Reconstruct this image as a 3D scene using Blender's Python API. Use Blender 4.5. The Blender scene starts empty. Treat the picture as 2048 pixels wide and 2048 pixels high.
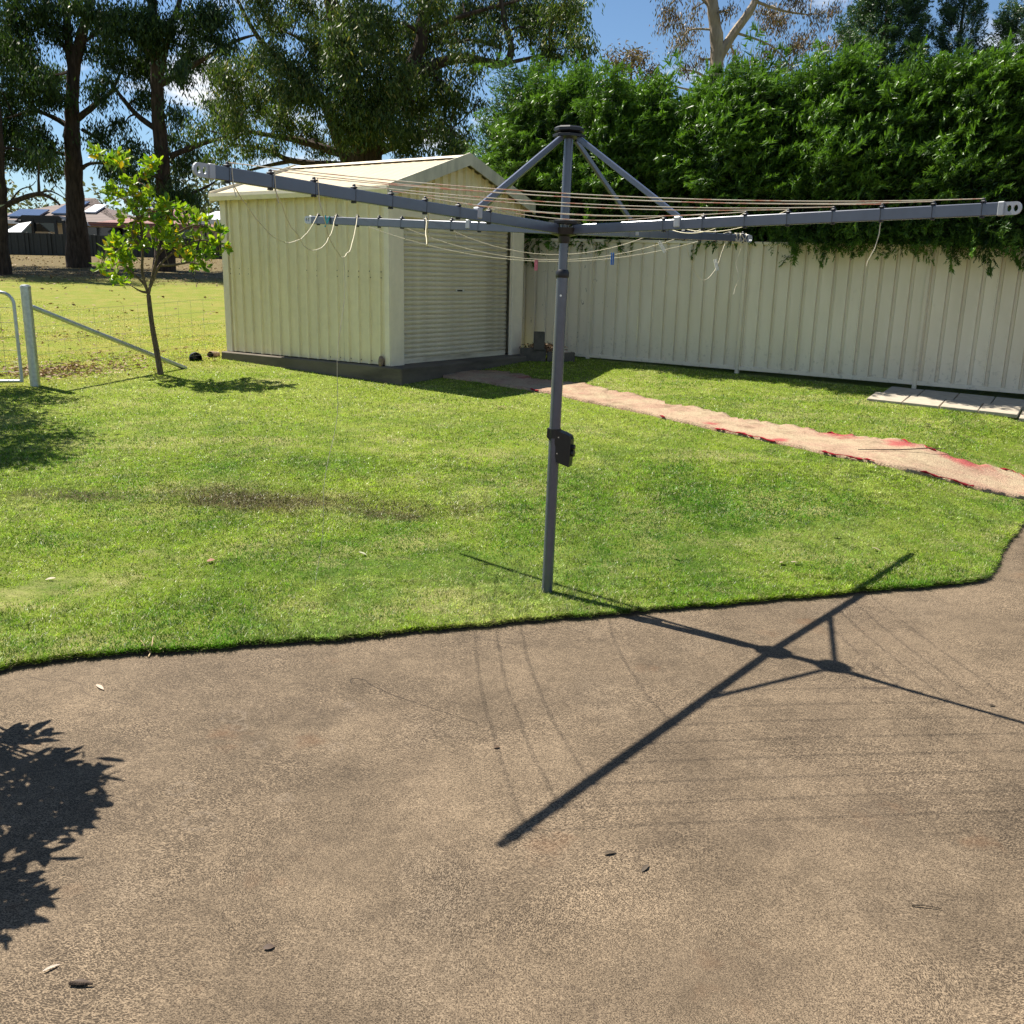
import bpy, math, random
import numpy as np
from mathutils import Vector, Matrix

random.seed(7)
rng = np.random.default_rng(7)
SC = bpy.context.scene
COL = SC.collection

# ------------------------------------------------------------------ camera
FOC, PITCH, ROLL, CAMH = 1862.2, 0.24705, 0.02285, 1.842
cam_d = bpy.data.cameras.new("camera")
cam = bpy.data.objects.new("camera", cam_d)
COL.objects.link(cam)
cam_d.sensor_width = 36.0
cam_d.lens = 36.0 * FOC / 2048.0
cam_d.clip_start = 0.05
cam_d.clip_end = 3000
_c, _s = math.cos(PITCH), math.sin(PITCH)
cF = Vector((0, _c, -_s)); _U = Vector((0, _s, _c)); _R = Vector((1, 0, 0))
cR = math.cos(ROLL) * _R + math.sin(ROLL) * _U
cU = -math.sin(ROLL) * _R + math.cos(ROLL) * _U
cO = Vector((0, 0, CAMH))
cam.matrix_world = Matrix(((cR.x, cU.x, -cF.x, 0), (cR.y, cU.y, -cF.y, 0), (cR.z, cU.z, -cF.z, CAMH), (0, 0, 0, 1)))
SC.camera = cam

# ------------------------------------------------------------------ light
SUN_AZ, SUN_EL = 2.180, 0.9998          # azimuth the light travels to, elevation
SDIR = Vector((math.sin(SUN_AZ) * math.cos(SUN_EL), math.cos(SUN_AZ) * math.cos(SUN_EL), -math.sin(SUN_EL)))
world = bpy.data.worlds.new("World")
SC.world = world
world.use_nodes = True
wn = world.node_tree.nodes; wl = world.node_tree.links
wn.clear()
w_out = wn.new("ShaderNodeOutputWorld")
w_bg = wn.new("ShaderNodeBackground"); w_bg.inputs[1].default_value = 0.050
sky = wn.new("ShaderNodeTexSky"); sky.sky_type = 'NISHITA'; sky.sun_disc = False
sky.sun_elevation = SUN_EL
sky.sun_rotation = math.atan2(-SDIR.x, -SDIR.y)
sky.air_density = 1.0; sky.dust_density = 0.0; sky.ozone_density = 3.0
tc = wn.new("ShaderNodeTexCoord")
sep = wn.new("ShaderNodeSeparateXYZ"); wl.new(tc.outputs["Generated"], sep.inputs[0])
zz = wn.new("ShaderNodeMath"); zz.operation = 'MAXIMUM'; wl.new(sep.outputs[2], zz.inputs[0]); zz.inputs[1].default_value = 0.0
za = wn.new("ShaderNodeMath"); za.operation = 'ADD'; wl.new(zz.outputs[0], za.inputs[0]); za.inputs[1].default_value = 0.22
dv = wn.new("ShaderNodeVectorMath"); dv.operation = 'DIVIDE'; wl.new(tc.outputs["Generated"], dv.inputs[0])
cb = wn.new("ShaderNodeCombineXYZ")
for i in range(3): wl.new(za.outputs[0], cb.inputs[i])
wl.new(cb.outputs[0], dv.inputs[1])
cn = wn.new("ShaderNodeTexNoise"); cn.inputs["Scale"].default_value = 2.3; cn.inputs["Detail"].default_value = 7; cn.inputs["Roughness"].default_value = 0.58
wl.new(dv.outputs[0], cn.inputs["Vector"])
cr = wn.new("ShaderNodeValToRGB"); cr.color_ramp.elements[0].position = 0.54; cr.color_ramp.elements[1].position = 0.67
wl.new(cn.outputs[0], cr.inputs[0])
cm = wn.new("ShaderNodeMixRGB"); wl.new(cr.outputs[0], cm.inputs[0]); tint = wn.new("ShaderNodeMixRGB"); tint.blend_type = 'MULTIPLY'; tint.inputs[0].default_value = 1.0; tint.inputs[2].default_value = (0.87, 0.97, 1.05, 1); wl.new(sky.outputs[0], tint.inputs[1]); wl.new(tint.outputs[0], cm.inputs[1]); cm.inputs[2].default_value = (9.6, 9.9, 10.3, 1)
wl.new(cm.outputs[0], w_bg.inputs[0]); wl.new(w_bg.outputs[0], w_out.inputs[0])

sun_d = bpy.data.lights.new("sun", 'SUN'); sun_d.energy = 5.0; sun_d.angle = math.radians(0.5); sun_d.color = (1.0, 0.935, 0.83)
sun = bpy.data.objects.new("sun", sun_d); COL.objects.link(sun)
sun.rotation_euler = SDIR.to_track_quat('-Z', 'Y').to_euler()
sun.location = (-20, 15, 30)

SC.view_settings.view_transform = 'Standard'; SC.view_settings.look = 'None'
SC.view_settings.gamma = 1.0; SC.view_settings.use_curve_mapping = False
SC.view_settings.exposure = 1.15
SC.render.engine = 'CYCLES'
SC.cycles.max_bounces = 4; SC.cycles.diffuse_bounces = 2; SC.cycles.glossy_bounces = 2; SC.cycles.transmission_bounces = 2; SC.cycles.transparent_max_bounces = 4
SC.cycles.use_adaptive_sampling = True; SC.cycles.adaptive_threshold = 0.025
SC.cycles.use_denoising = True; SC.cycles.denoiser = 'OPENIMAGEDENOISE'; SC.cycles.denoising_input_passes = 'RGB_ALBEDO_NORMAL'; SC.cycles.denoising_prefilter = 'NONE'

# ------------------------------------------------------------------ place geometry helpers
EDGE = [(-300, -2), (-12, 0.2), (-6, 1.4), (-4, 2.3), (-3, 3.05), (-2.6, 3.62), (-2.37, 4.01), (-2.33, 4.07), (-2.19, 4.15), (-1.75, 4.27), (-0.82, 4.51), (-0.05, 4.77),
        (0.45, 4.92), (1.56, 5.26), (2.29, 5.49), (2.96, 5.69), (3.10, 5.80), (3.22, 5.97), (3.54, 6.47), (4.23, 7.46), (5.2, 8.7), (6.6, 9.5), (12, 10.0), (300, 10)]
EX = np.array([e[0] for e in EDGE]); EY = np.array([e[1] for e in EDGE])
def yedge(x):
    x = np.asarray(x, float)
    return np.interp(x, EX, EY)
def zl(x, y):
    x = np.asarray(x, float); y = np.asarray(y, float)
    k = np.clip((y - yedge(x)) / 2.2, 0, 1); k = k * k * (3 - 2 * k)
    return 0.032 + (0.0553 * np.clip(y - 5, 0, 10) + 0.0031 * np.clip(x, -25, 25)) * k + 0.069 * np.clip(y - 15, 0, 29)
def ray(px, py):
    return cF + cR * ((px - 1024) / FOC) - cU * ((py - 1024) / FOC)
def P(px, py, y):                         # point at depth y
    v = ray(px, py); return cO + v * (y / v.y)
def G(px, py, base=None):                 # point on the lawn (or on a level)
    v = ray(px, py)
    z = 0.0 if base is None else base
    for i in range(1 if base is not None else 60):
        p = cO + v * ((z - CAMH) / v.z)
        if base is None: z = 0.5 * z + 0.5 * float(zl(p.x, p.y))
    return p

def link(o, parent=None):
    COL.objects.link(o)
    if parent is not None: o.parent = parent
    return o
def tag(o, label=None, cat=None, group=None, kind=None):
    if label: o["label"] = label
    if cat: o["category"] = cat
    if group: o["group"] = group
    if kind: o["kind"] = kind
    return o
def empty(name, loc=(0, 0, 0), rz=0.0):
    o = bpy.data.objects.new(name, None); o.location = loc; o.rotation_euler = (0, 0, rz); o.empty_display_size = 0.1
    return link(o)

class MB:
    def __init__(s): s.v = []; s.f = []
    def add(s, vs, fs):
        n = len(s.v); s.v.extend([tuple(v) for v in vs]); s.f.extend([tuple(i + n for i in f) for f in fs]); return s
    def box(s, c, d, M=None):
        c = Vector(c); vs = []
        for k in range(8):
            q = Vector(((k & 1) - .5, ((k >> 1) & 1) - .5, ((k >> 2) & 1) - .5)); q = Vector((q.x * d[0], q.y * d[1], q.z * d[2]))
            vs.append(c + (M @ q if M else q))
        return s.add(vs, [(0, 2, 3, 1), (4, 5, 7, 6), (0, 1, 5, 4), (2, 6, 7, 3), (0, 4, 6, 2), (1, 3, 7, 5)])
    def bbox(s, c, d, b=0.004, M=None):   # bevelled box
        c = Vector(c); vs = []; h = [x / 2 for x in d]
        idx = {}
        for sx in (-1, 1):
            for sy in (-1, 1):
                for sz in (-1, 1):
                    for a in range(3):
                        q = [sx * (h[0] - b), sy * (h[1] - b), sz * (h[2] - b)]
                        q[a] = (sx, sy, sz)[a] * h[a]
                        idx[(sx, sy, sz, a)] = len(vs); q = Vector(q); vs.append(c + (M @ q if M else q))
        fs = []
        for a in range(3):
            b1, b2 = (a + 1) % 3, (a + 2) % 3
            for sg in (-1, 1):
                ring = []
                for p, r in ((-1, -1), (1, -1), (1, 1), (-1, 1)):
                    k = [0, 0, 0]; k[a] = sg; k[b1] = p; k[b2] = r; ring.append(idx[(*k, a)])
                fs.append(ring if sg > 0 else ring[::-1])
            for s1 in (-1, 1):
                for s2 in (-1, 1):
                    k0 = [0, 0, 0]; k0[a] = -1; k0[b1] = s1; k0[b2] = s2; k1 = list(k0); k1[a] = 1
                    q = [idx[(*k0, b1)], idx[(*k1, b1)], idx[(*k1, b2)], idx[(*k0, b2)]]
                    fs.append(q if s1 * s2 < 0 else q[::-1])
        for sx in (-1, 1):
            for sy in (-1, 1):
                for sz in (-1, 1):
                    t = [idx[(sx, sy, sz, a)] for a in range(3)]
                    fs.append(t if sx * sy * sz > 0 else t[::-1])
        return s.add(vs, fs)
    def tube(s, path, rad, seg=8, cap=True):
        path = [Vector(p) for p in path]; n = len(path)
        if not hasattr(rad, '__len__'): rad = [rad] * n
        t0 = (path[1] - path[0]).normalized()
        up = Vector((0, 0, 1)) if abs(t0.z) < 0.9 else Vector((1, 0, 0))
        a = t0.cross(up).normalized(); vs = []; fs = []
        for i, p in enumerate(path):
            t = (path[min(i + 1, n - 1)] - path[max(i - 1, 0)])
            t = t.normalized() if t.length > 1e-9 else t0
            a = (a - t * a.dot(t)); a = a.normalized() if a.length > 1e-6 else t.orthogonal().normalized()
            b = t.cross(a)
            for k in range(seg):
                th = 2 * math.pi * k / seg
                vs.append(p + (a * math.cos(th) + b * math.sin(th)) * rad[i])
        for i in range(n - 1):
            for k in range(seg):
                k2 = (k + 1) % seg
                fs.append((i * seg + k, i * seg + k2, (i + 1) * seg + k2, (i + 1) * seg + k))
        if cap:
            fs.append(tuple(range(seg))[::-1]); fs.append(tuple((n - 1) * seg + k for k in range(seg)))
        return s.add(vs, fs)
    def prism(s, poly, z0, z1, M=None):
        n = len(poly); vs = [Vector((x, y, z0)) for x, y in poly] + [Vector((x, y, z1)) for x, y in poly]
        if M: vs = [M @ v for v in vs]
        fs = [tuple(range(n))[::-1], tuple(range(n, 2 * n))] + [(i, (i + 1) % n, n + (i + 1) % n, n + i) for i in range(n)]
        return s.add(vs, fs)
    def mesh(s, name, mat=None, smooth=False):
        me = bpy.data.meshes.new(name); me.from_pydata(s.v, [], s.f); me.update()
        if mat: me.materials.append(mat)
        if smooth:
            me.polygons.foreach_set("use_smooth", [True] * len(me.polygons))
            try: me.set_sharp_from_angle(angle=math.radians(40))
            except Exception: pass
        return me
    def build(s, name, mat=None, parent=None, smooth=False):
        return link(bpy.data.objects.new(name, s.mesh(name, mat, smooth)), parent)

def fast_mesh(name, V, F, mat, parent=None):
    """V (n,3), F (m,k) constant k"""
    me = bpy.data.meshes.new(name); n = len(V); m, k = F.shape
    me.vertices.add(n); me.vertices.foreach_set("co", np.ascontiguousarray(V, np.float32).ravel())
    me.loops.add(m * k); me.loops.foreach_set("vertex_index", np.ascontiguousarray(F, np.int32).ravel())
    me.polygons.add(m); me.polygons.foreach_set("loop_start", np.arange(0, m * k, k, dtype=np.int32))
    me.update(calc_edges=True); me.materials.append(mat)
    return link(bpy.data.objects.new(name, me), parent)

# ------------------------------------------------------------------ materials
class NT:
    def __init__(s, name):
        s.m = bpy.data.materials.new(name); s.m.use_nodes = True; s.t = s.m.node_tree; s.n = s.t.nodes; s.l = s.t.links
        s.b = s.n["Principled BSDF"]; s.out = s.n["Material Output"]
    def new(s, t, **k):
        o = s.n.new(t)
        for a, b in k.items(): setattr(o, a, b)
        return o
    def inp(s, node, i, v):
        if hasattr(v, "is_output"): s.l.new(v, node.inputs[i])
        elif v is not None:
            d = node.inputs[i]
            if hasattr(d.default_value, "__len__") and hasattr(v, "__len__") and len(v) == 3 and len(d.default_value) == 4: v = (*v, 1)
            d.default_value = v
    def co(s): return s.new("ShaderNodeTexCoord").outputs["Object"]
    def noise(s, scale, vec=None, detail=4, rough=0.55, dist=0.0):
        o = s.new("ShaderNodeTexNoise"); s.inp(o, "Scale", scale); s.inp(o, "Detail", detail); s.inp(o, "Roughness", rough); s.inp(o, "Distortion", dist)
        s.inp(o, "Vector", vec if vec is not None else s.co()); return o.outputs[0]
    def ramp(s, v, a, b, ca=(0, 0, 0), cb=(1, 1, 1)):
        o = s.new("ShaderNodeValToRGB"); e = o.color_ramp.elements; e[0].position = a; e[1].position = b
        e[0].color = (*ca, 1); e[1].color = (*cb, 1); s.inp(o, 0, v); return o.outputs[0]
    def mix(s, f, a, b, mode='MIX'):
        o = s.new("ShaderNodeMixRGB", blend_type=mode); s.inp(o, 0, f); s.inp(o, 1, a); s.inp(o, 2, b); return o.outputs[0]
    def math(s, op, a, b=None, c=None):
        o = s.new("ShaderNodeMath", operation=op); s.inp(o, 0, a); s.inp(o, 1, b)
        if c is not None: s.inp(o, 2, c)
        return o.outputs[0]
    def vm(s, op, a, b=None):
        o = s.new("ShaderNodeVectorMath", operation=op); s.inp(o, 0, a)
        if b is not None: s.inp(o, 1, b)
        return o.outputs["Value"] if op in ('LENGTH', 'DISTANCE', 'DOT_PRODUCT') else o.outputs[0]
    def mapv(s, vec, loc=(0, 0, 0), rot=(0, 0, 0), sc=(1, 1, 1)):
        o = s.new("ShaderNodeMapping"); s.inp(o, 0, vec); s.inp(o, 1, loc); s.inp(o, 2, rot); s.inp(o, 3, sc); return o.outputs[0]
    def bump(s, h, strength=0.3, dist=0.01):
        o = s.new("ShaderNodeBump"); s.inp(o, "Strength", strength); s.inp(o, "Distance", dist); s.inp(o, "Height", h)
        s.l.new(o.outputs[0], s.b.inputs["Normal"]); return o
    def set(s, color=None, rough=None, metal=None, spec=None):
        if color is not None: s.inp(s.b, "Base Color", color)
        if rough is not None: s.inp(s.b, "Roughness", rough)
        if metal is not None: s.inp(s.b, "Metallic", metal)
        if spec is not None: s.inp(s.b, "Specular IOR Level", spec)
        return s
def simple(name, col, rough=0.6, metal=0.0, var=0.12, scale=8.0, spec=0.4):
    t = NT(name); n = t.noise(scale, detail=5)
    c = t.mix(t.ramp(n, 0.3, 0.7), tuple(x * (1 - var) for x in col), tuple(min(1, x * (1 + var)) for x in col))
    t.set(c, rough, metal, spec); return t.m

def leaf_mat(name, c1, c2, trans=0.35, rough=0.5, accent=None, acc_share=0.0, spec=0.35, pos_scale=0.6):
    t = NT(name); g = t.new("ShaderNodeNewGeometry"); r = g.outputs["Random Per Island"]
    n = t.noise(pos_scale, detail=2)
    f = t.math('MULTIPLY_ADD', t.math('SUBTRACT', n, 0.5), 1.2, r)
    c = t.mix(f, c1, c2); t.inp(c.node, 0, f); c.node.use_clamp = True
    if accent:
        r2 = t.math('FRACT', t.math('MULTIPLY', r, 37.13))
        c = t.mix(t.math('LESS_THAN', r2, acc_share), c, accent)
    t.set(c, rough, 0, spec)
    tr = t.new("ShaderNodeBsdfTranslucent")
    t.inp(tr, 0, t.mix(1.0, c, (1.0, 1.05, 0.45), 'MULTIPLY'))
    ms = t.new("ShaderNodeMixShader"); ms.inputs[0].default_value = trans
    t.l.new(t.b.outputs[0], ms.inputs[1]); t.l.new(tr.outputs[0], ms.inputs[2]); t.l.new(ms.outputs[0], t.out.inputs[0])
    return t.m

def spray_mat(name, c1, c2, trans):
    t = NT(name); at = t.new("ShaderNodeAttribute"); at.attribute_name = "age"
    n = t.noise(2.2, detail=2)
    f = t.math('ADD', t.math('POWER', at.outputs["Fac"], 1.6), t.math('MULTIPLY', t.math('SUBTRACT', n, 0.52), 1.1))
    o = t.mix(f, c1, c2); o.node.use_clamp = True
    cl_ = t.math('MAXIMUM', t.math('MINIMUM', f, 1.0), 0.0); t.inp(o.node, 0, cl_)
    t.set(o, 0.45, 0, 0.4); tr = t.new("ShaderNodeBsdfTranslucent"); t.inp(tr, 0, t.mix(1.0, o, (1.0, 1.05, 0.5), 'MULTIPLY'))
    ms = t.new("ShaderNodeMixShader"); ms.inputs[0].default_value = trans
    t.l.new(t.b.outputs[0], ms.inputs[1]); t.l.new(tr.outputs[0], ms.inputs[2]); t.l.new(ms.outputs[0], t.out.inputs[0]); return t.m
# lawn colour shared by the soil-thatch surface and the blades
DEAD = [(-2.05, 6.95, 0.22, 0.95, 0.34), (-0.95, 6.65, 0.2, 0.6, 0.16), (-3.3, 7.0, 0.1, 0.8, 0.2)]
def lawn_colour(t, blade):
    co = t.co()
    big = t.noise(0.55, co, 3, 0.5); mid = t.noise(2.6, co, 4, 0.6); fine = t.noise(38, co, 3, 0.6)
    streak = t.noise(1.5, t.mapv(co, rot=(0, 0, 0.42), sc=(0.7, 1.25, 1)), 5, 0.7)
    g1, g2 = ((0.115, 0.215, 0.022), (0.37, 0.40, 0.062)) if blade else ((0.055, 0.10, 0.012), (0.15, 0.19, 0.025))
    straw = (0.62, 0.56, 0.24) if blade else (0.28, 0.25, 0.11)
    sx = t.new("ShaderNodeSeparateXYZ"); t.inp(sx, 0, co)
    dist = t.math('SUBTRACT', sx.outputs[1], t.math('MULTIPLY', sx.outputs[0], 0.3))
    f = t.math('ADD', t.math('MULTIPLY', big, 0.5), t.math('MULTIPLY', mid, 0.5))
    f = t.math('ADD', f, t.math('MULTIPLY', t.math('SUBTRACT', dist, 7.0), 0.022))
    c = t.mix(t.ramp(f, 0.38, 0.62), g1, g2)
    sf = t.math('MULTIPLY', t.ramp(streak, 0.5, 0.66), 0.6)
    c = t.mix(sf, c, straw)
    # far paddock is drier and yellower
    line = t.math('ADD', sx.outputs[1], t.math('MULTIPLY', sx.outputs[0], -1.15))
    far = t.math('MULTIPLY', t.ramp(t.math('MULTIPLY', t.math('SUBTRACT', line, 17.6), 0.5), 0, 1), 0.7)
    c = t.mix(far, c, t.mix(t.ramp(mid, 0.4, 0.62), (0.30, 0.31, 0.045) if blade else (0.16, 0.19, 0.022), (0.40, 0.33, 0.10) if blade else (0.24, 0.21, 0.05)))
    # worn brown patches with a shape of their own
    dn = t.math('MULTIPLY', t.math('SUBTRACT', t.noise(3.0, co, 4, 0.65), 0.5), 1.5)
    tot = None
    for (x, y, a, rx, ry) in DEAD:
        m = t.mapv(co, loc=(-x, -y, 0)); m = t.mapv(m, rot=(0, 0, a)); m = t.mapv(m, sc=(1 / rx, 1 / ry, 0))
        d = t.math('ADD', t.vm('LENGTH', m), dn)
        k = t.ramp(d, 0.3, 1.3, (1, 1, 1), (0, 0, 0))
        tot = k if tot is None else t.math('MAXIMUM', tot, k)
    c = t.mix(t.math('MULTIPLY', tot, 0.86), c, (0.085, 0.06, 0.03) if blade else (0.05, 0.035, 0.022))
    # bare dirt under the tall trees at the back
    under = t.ramp(t.math('MULTIPLY', t.math('SUBTRACT', t.math('ADD', sx.outputs[1], t.math('MULTIPLY', mid, 3.0)), 28.5), 0.3), 0, 1)
    c = t.mix(t.math('MULTIPLY', under, 0.85), c, (0.12, 0.085, 0.05))
    if blade:
        r = t.new("ShaderNodeNewGeometry").outputs["Random Per Island"]
        c = t.mix(0.75, c, t.ramp(r, 0.0, 1.0, (0.45, 0.52, 0.45), (1.5, 1.42, 1.3)), 'MULTIPLY')
        r2 = t.math('FRACT', t.math('MULTIPLY', r, 51.7))
        c = t.mix(t.math('MULTIPLY', t.math('LESS_THAN', r2, 0.09), 0.7), c, (0.5, 0.45, 0.22))
    else:
        c = t.mix(0.6, c, t.ramp(fine, 0.25, 0.8, (0.5, 0.5, 0.5), (1.4, 1.4, 1.4)), 'MULTIPLY')
    return c
tb = NT("grass_blade"); _at = tb.new("ShaderNodeAttribute"); _at.attribute_name = "tint"; cbld = _at.outputs["Color"]; tb.set(cbld, 0.42, 0, 0.45)
_tr = tb.new("ShaderNodeBsdfTranslucent"); tb.inp(_tr, 0, cbld); _ms = tb.new("ShaderNodeMixShader"); _ms.inputs[0].default_value = 0.5
tb.l.new(tb.b.outputs[0], _ms.inputs[1]); tb.l.new(_tr.outputs[0], _ms.inputs[2]); tb.l.new(_ms.outputs[0], tb.out.inputs[0])
M_BLADE = tb.m
tl = NT("lawn_thatch"); tl.set(lawn_colour(tl, False), 0.9, 0, 0.1); tl.bump(tl.noise(60, tl.co(), 3), 0.6, 0.02); M_LAWN = tl.m
M_SOIL = simple("dark_soil", (0.035, 0.026, 0.018), 0.95, var=0.4, scale=30)

def concrete_mat():
    t = NT("brushed_concrete"); co = t.co()
    def swirl(cx, cy, kr, ka):
        d = t.vm('SUBTRACT', co, (cx, cy, 0)); d = t.vm('MULTIPLY', d, (1, 1, 0))
        s = t.new("ShaderNodeSeparateXYZ"); t.inp(s, 0, d)
        r = t.math('MULTIPLY', t.vm('LENGTH', d), kr); a = t.math('MULTIPLY', t.math('ARCTAN2', s.outputs[1], s.outputs[0]), ka)
        c = t.new("ShaderNodeCombineXYZ"); t.inp(c, 0, r); t.inp(c, 1, a); return c.outputs[0]
    warp = t.new("ShaderNodeTexNoise"); t.inp(warp, "Scale", 1.7); t.inp(warp, "Vector", co)
    wv = t.vm('ADD', co, t.vm('MULTIPLY', t.vm('SUBTRACT', warp.outputs["Color"], (0.5, 0.5, 0.5)), (0.16, 0.16, 0)))
    def ridge(v, w=0.07): return t.ramp(t.math('ABSOLUTE', t.math('SUBTRACT', v, 0.5)), 0.0, w, (1, 1, 1), (0, 0, 0))
    s1 = ridge(t.noise(1.0, swirl(-0.50, 2.62, 150, 30), 2, 0.5))
    s2 = ridge(t.noise(1.0, swirl(0.55, 2.15, 150, 44), 2, 0.5))
    s3 = ridge(t.noise(1.0, t.mapv(wv, rot=(0, 0, 0.30), sc=(70, 160, 1)), 2, 0.5))
    def near(cx, cy, r):
        d = t.vm('LENGTH', t.vm('MULTIPLY', t.vm('SUBTRACT', co, (cx, cy, 0)), (1, 1, 0)))
        return t.ramp(t.math('ADD', t.math('DIVIDE', d, r), t.math('MULTIPLY', t.math('SUBTRACT', t.noise(2.5, co, 2), 0.5), 0.9)), 0.75, 1.15, (1, 1, 1), (0, 0, 0))
    st = t.mix(near(0.55, 2.15, 0.75), t.mix(near(-0.50, 2.62, 0.55), s3, s1), s2)
    grit = t.math('ADD', t.math('MULTIPLY', ridge(t.noise(125, co, 2, 0.55)), 0.6), t.math('MULTIPLY', t.noise(240, co, 1, 0.5), 0.4))
    sw_ = t.math('MULTIPLY_ADD', t.ramp(t.noise(1.4, t.mapv(co, loc=(5, 2, 0)), 3), 0.40, 0.60), 0.45, 0.28)
    h = t.math('ADD', t.math('MULTIPLY', st, sw_), t.math('MULTIPLY', grit, t.math('SUBTRACT', 1.0, sw_)))
    big = t.noise(0.55, co, 4, 0.6); mid = t.noise(2.3, co, 5, 0.62)
    tone = t.math('ADD', t.math('ADD', t.math('MULTIPLY', big, 0.4), t.math('MULTIPLY', mid, 0.35)), t.math('MULTIPLY', t.noise(11, co, 4, 0.65), 0.25))
    c = t.mix(t.ramp(tone, 0.36, 0.64), (0.062, 0.0475, 0.032), (0.152, 0.118, 0.081))
    c = t.mix(t.ramp(h, 0.10, 0.80), t.mix(1.0, c, (0.40, 0.37, 0.34), 'MULTIPLY'), t.mix(1.0, c, (2.35, 2.28, 2.18), 'MULTIPLY'))
    # dark drips and mildew
    dk = t.ramp(t.noise(1.3, t.mapv(co, loc=(3, 9, 0), sc=(1.0, 1.8, 1)), 6, 0.7), 0.55, 0.74)
    c = t.mix(t.math('MULTIPLY', dk, 0.42), c, (0.035, 0.026, 0.018))
    sc_ = t.math('MULTIPLY', t.ramp(t.noise(1.9, t.mapv(co, loc=(11, 6, 0), sc=(1, 0.7, 1)), 4, 0.65), 0.55, 0.70), t.ramp(h, 0.35, 0.75))
    c = t.mix(t.math('MULTIPLY', sc_, 0.38), c, (0.30, 0.24, 0.175))
    # rusty blotches
    ru = t.ramp(t.noise(2.1, t.mapv(co, loc=(1, 4, 0)), 4, 0.6), 0.63, 0.74)
    c = t.mix(t.math('MULTIPLY', ru, 0.35), c, (0.13, 0.062, 0.028))
    # pale pot rings
    rw_ = t.math('MULTIPLY', t.math('SUBTRACT', t.noise(22, co, 2), 0.5), 0.03)
    for px, py, R in ((466, 1432, .05), (362, 1577, .042), (400, 1642, .052), (477, 1454, .03), (675, 1494, .028), (570, 1595, .022), (520, 1490, .025), (700, 1410, .02)):
        p = G(px, py, 0.0)
        d = t.math('ADD', t.vm('LENGTH', t.vm('MULTIPLY', t.vm('SUBTRACT', co, (p.x, p.y, 0)), (1, 1, 0))), rw_)
        ring = t.ramp(t.math('ABSOLUTE', t.math('SUBTRACT', d, R)), 0.003, 0.014, (1, 1, 1), (0, 0, 0))
        c = t.mix(t.math('MULTIPLY', t.math('MULTIPLY', ring, t.ramp(grit, 0.3, 0.6)), 0.45), c, (0.25, 0.20, 0.15))
    # hairline cracks
    cv = t.new("ShaderNodeTexVoronoi", feature='DISTANCE_TO_EDGE'); t.inp(cv, "Scale", 0.42)
    t.inp(cv, "Vector", t.vm('ADD', co, t.vm('MULTIPLY', t.vm('SUBTRACT', warp.outputs["Color"], (0.5, 0.5, 0.5)), (0.9, 0.9, 0))))
    ck = t.math('MULTIPLY', t.ramp(cv.outputs[0], 0.0, 0.004, (1, 1, 1), (0, 0, 0)), t.ramp(t.noise(0.8, co, 2), 0.52, 0.6))
    c = t.mix(t.math('MULTIPLY', ck, 0.5), c, (0.05, 0.036, 0.026))
    t.set(c, 0.88, 0, 0.25); t.bump(h, 0.3, 0.004); return t.m
M_CONC = concrete_mat()

def painted(name, col, grime=(0.16, 0.13, 0.08), amt=0.35, rough=0.45, vertical=True, scale=1.2, streaks=None):
    t = NT(name); co = t.co()
    n = t.noise(scale, t.mapv(co, sc=(3, 3, 0.6) if vertical else (0.6, 0.6, 3)), 6, 0.65)
    c = t.mix(t.math('MULTIPLY', t.ramp(n, 0.42, 0.8), amt), col, grime)
    sp = t.ramp(t.noise(26, co, 3, 0.6), 0.70, 0.78)
    c = t.mix(t.math('MULTIPLY', sp, 0.35), c, grime)
    sp2 = t.ramp(t.noise(7, co, 4, 0.7), 0.3, 0.75, (0.93, 0.93, 0.92), (1.05, 1.05, 1.04)); c = t.mix(1.0, c, sp2, 'MULTIPLY')
    t.set(c, rough, 0, 0.4); t.bump(t.noise(5, co, 3), 0.06, 0.01); return t.m
M_SHED = painted("cream_steel_cladding", (0.90, 0.77, 0.505), amt=0.15)
M_SHEDROOF = painted("cream_roof_sheet", (0.55, 0.465, 0.31), amt=0.12, rough=0.4)
M_TRIM = painted("cream_trim", (0.90, 0.78, 0.59), amt=0.18)
M_BARGE = painted("mildewed_barge", (0.68, 0.63, 0.50), grime=(0.2, 0.19, 0.16), amt=0.55, scale=2.2)
M_DOOR = painted("grimy_roller_door", (0.82, 0.72, 0.53), grime=(0.20, 0.145, 0.075), amt=0.95, vertical=False, scale=1.6)
def fence_mat():
    t = NT("fence_sheet_paint"); co = t.co()
    n = t.noise(1.1, t.mapv(co, sc=(3, 3, 0.7)), 5, 0.6)
    c = t.mix(t.ramp(n, 0.35, 0.7), (0.67, 0.59, 0.44), (0.75, 0.67, 0.515))
    sx = t.new("ShaderNodeSeparateXYZ"); t.inp(sx, 0, co)
    # splashed dirt low down and dried leaf marks toward the shed end
    low = t.math('MULTIPLY', t.ramp(sx.outputs[2], 0.02, 0.55, (1, 1, 1), (0, 0, 0)), t.ramp(t.noise(14, co, 5, 0.7), 0.55, 0.66))
    c = t.mix(t.math('MULTIPLY', low, 0.4), c, (0.13, 0.11, 0.08))
    mk = t.ramp(t.noise(13, t.mapv(co, sc=(1.4, 1, 0.8)), 2, 0.5, 1.5), 0.70, 0.73)
    mk = t.math('MULTIPLY', mk, t.ramp(sx.outputs[0], -0.1, 2.2, (1, 1, 1), (0.12, 0.12, 0.12)))
    c = t.mix(t.math('MULTIPLY', mk, 0.7), c, (0.17, 0.15, 0.12))
    t.set(c, 0.5, 0, 0.4); return t.m
M_FENCE = fence_mat()
M_HOIST = simple("blue_grey_powder_coat", (0.085, 0.095, 0.130), 0.27, 0.2, 0.1, 14, 0.5)
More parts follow.
